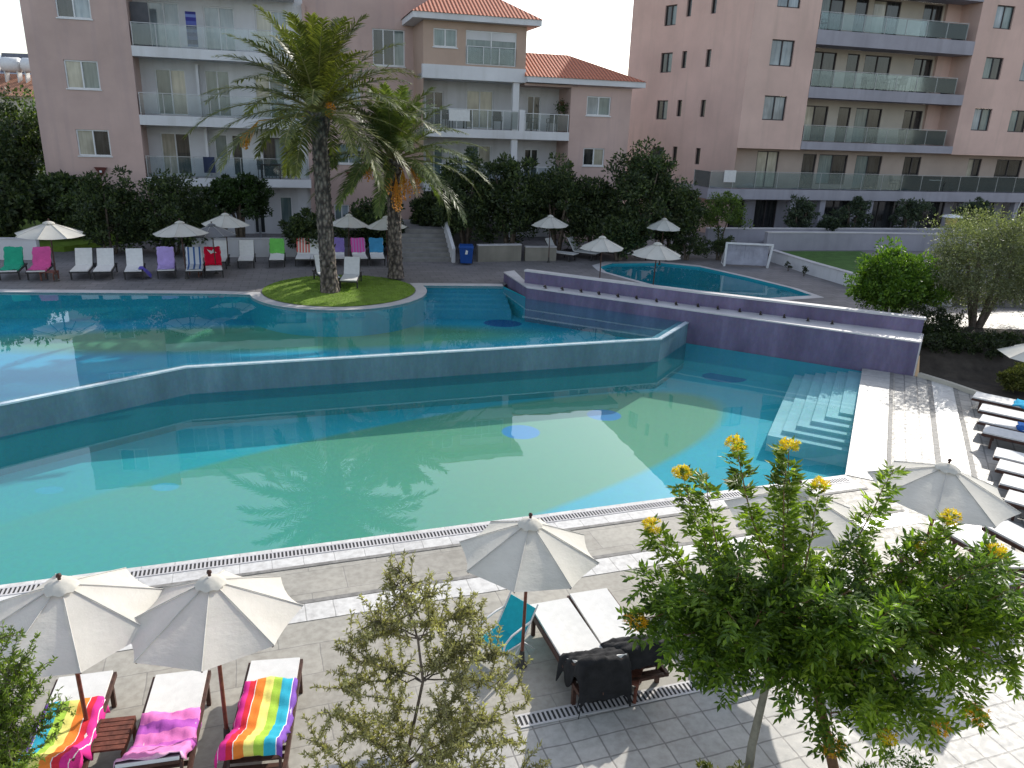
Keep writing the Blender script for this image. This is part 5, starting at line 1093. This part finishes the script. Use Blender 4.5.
for i, (px, py, Y, fl) in enumerate(tips):
    T_ = loc(px, py, Y); tallshoot = py < 530; start = hub+(Vector((0, 0, -.25)) if tallshoot else Vector())+Vector((random.uniform(-.5, .5), random.uniform(-.3, .3), random.uniform(-.45, .25)))
    wm, lm = MB(), MB(); up_ = Vector((0, 0, .12)) if py > 600 else Vector((0, 0, -.10))
    pts = shoot(wm, lm, start, T_, up_+Vector((T_.x-hub.x, 0, 0))*.10, .016, 50 if tallshoot else 52, .10, .2, .12, .13 if tallshoot else .22)
    if not tallshoot or 1:
        for k in range(4 if py > 530 else 1):
            f = random.randint(3, 9) if py > 530 else random.randint(1, 5); a = pts[f]; b = a+(rv()*.45+Vector((0, 0, .18)))*(.9 if py > 530 else .45); shoot(wm, lm, a, b, (0, 0, 0), .007, 46, .092, .2, .1, .17)
    br = wm.build('branch', BARKR, t); lm.build('leaves', TL2 if (tallshoot or i in (17, 18, 19, 16, 14)) else TL, br)
    if fl: blossom(br, T_+Vector((0, 0, .02)), .085 if fl == 1 else .11, YF if fl == 1 else OF, 40 if fl == 1 else 54)
br_ = MB(); br_.tube([tuple(loc(775, 650, 6.85)), tuple(hub)], [.034, .03], 8); br_.tube([tuple(loc(812, 650, 6.8)), tuple(hub)], [.04, .03], 8); br_.build('branch', BARKR, t)
# ---- olive sapling in the near centre
OLN = leafmat('near_olive_leaf', (.17, .16, .085), (.32, .29, .16), (.50, .46, .30), .38, .5, .3, 3.0)
t = empty('olive_sapling', (-.87, 5.3, 0), 0, 'sparse grey-olive young tree with thin branches in the near centre', 'tree'); O = Vector(t.location)
tk = [loc(398, 830, 5.3), loc(405, 765, 5.4), loc(423, 681, 5.5), loc(418, 640, 5.5), loc(411, 615, 5.55), loc(398, 585, 5.6)]
wm = MB(); wm.tube(tk, [.020, .017, .013, .010, .007, .004], 7); wm.build('trunk', BARK, t)
def wispy(par, a, b, leafsz, n_tw, spread, dens=100):
    wm, lm = MB(), MB(); a, b = Vector(a), Vector(b); N_ = 10; pts = [a.lerp(b, i/N_)+rv()*.02+Vector((0, 0, .05*math.sin(PI*i/N_))) for i in range(N_+1)]
    wm.tube(pts, [.008*(1-.8*i/N_) for i in range(N_+1)], 5); segs = [pts[3:]]
    for k in range(n_tw):
        f = random.randint(3, N_); q = pts[f]; e = q+(rv()+Vector((0, 0, .35)))*spread*random.uniform(.4, 1); m_ = q.lerp(e, .5)+rv()*.03; wm.tube([q, m_, e], [.004, .003, .0015], 4); segs.append([q, m_, e])
    for s in segs:
        tl_ = sum((s[i+1]-s[i]).length for i in range(len(s)-1))
        for i in range(int(tl_*dens)):
            k = random.randint(0, len(s)-2); p = s[k].lerp(s[k+1], random.random()); d = ((s[k+1]-s[k]).normalized()*.6+rv()).normalized(); leaf(lm, p, d, leafsz*random.uniform(.6, 1.3), leafsz*.30)
    br = wm.build('branch', BARK, par); lm.build('leaves', OLN if par.name.startswith('olive') else LPL, br)
Fk = {i: p for i, p in enumerate(tk)}
for px, py, Y, f in [(398, 572, 5.6, 5), (385, 590, 5.6, 5), (418, 582, 5.6, 5), (408, 600, 5.5, 4), (392, 604, 5.5, 4), (360, 640, 5.6, 3), (352, 662, 5.5, 2), (372, 622, 5.5, 3), (440, 618, 5.7, 3), (475, 612, 5.9, 3), (482, 640, 5.8, 2), (505, 655, 5.8, 2), (528, 705, 5.7, 1), (515, 688, 5.8, 2), (520, 740, 5.5, 1), (498, 720, 5.3, 1), (455, 650, 5.6, 2), (465, 690, 5.4, 1),
                        (330, 712, 5.3, 1), (318, 742, 5.2, 0), (350, 735, 5.2, 1), (370, 760, 5.1, 0), (300, 770, 5.1, 0), (455, 740, 5.2, 0), (480, 770, 5.1, 0), (430, 770, 5.0, 0), (535, 770, 5.3, 0), (395, 700, 5.4, 1), (445, 590, 5.7, 4), (340, 690, 5.4, 2), (355, 785, 5.0, 0), (400, 790, 5.0, 0), (500, 785, 5.2, 0), (325, 790, 5.0, 0)]:
    wispy(t, tk[f], loc(px, py, Y), .046, 9 if py < 612 else 22, .20 if py < 612 else .33, 170 if py < 612 else 240)
# ---- plant at the lower left corner
LPL = leafmat('left_plant_leaf', (.08, .13, .02), (.14, .21, .03), (.26, .32, .06), .4, .45, .35, 3.0)
t = empty('leafy_bush', (-4.2, 4.6, 0), 0, 'fine-leaved light green bush at the lower left corner in front of the rainbow towel', 'bush'); O = Vector(t.location)
b0 = loc(-30, 800, 4.5); wm = MB(); wm.tube([loc(-45, 1100, 4.4), b0], [.03, .02], 7); wm.build('trunk', BARK, t)
for px, py, Y in [(5, 640, 5.0), (20, 632, 5.0), (30, 650, 4.9), (38, 668, 4.9), (12, 668, 4.8), (40, 690, 4.9), (25, 690, 4.8), (5, 700, 4.7), (58, 712, 4.9), (45, 725, 4.8), (20, 730, 4.7), (30, 752, 4.6), (8, 750, 4.5), (25, 775, 4.5), (-5, 670, 4.8), (-10, 640, 4.9), (0, 780, 4.4)]:
    wispy(t, b0+rv()*.1, loc(px, py, Y), .042, 20, .25, 190)
# ---- low planting at the bottom edge
for x, y, z, rad, m, lb, fl in ((2.38, 6.25, .0, (.48, .28, .30), YG, 'yellow-green low bush at the bottom edge right of the olive sapling', 0), (3.35, 5.95, .0, (.34, .3, .42), UG, 'sparse low bush at the bottom edge between the two trunks', 0), (4.05, 6.0, .0, (.55, .35, .55), BG, 'low bush with yellow flowers at the bottom edge beneath the flowering tree', 1)):
    s_ = shrub(x, y, z, rad, 40, 90, .05, .018, m, lb, 'low_bush', 'bush', None, stem=.08, tr=.012)
    if fl:
        for k in range(6): blossom([c for c in s_.children if c.name.startswith('crown')][0] if 0 else s_, Vector((random.uniform(-.4, .4), random.uniform(-.3, .2), random.uniform(.5, 1.05))), .06, YF, 24)
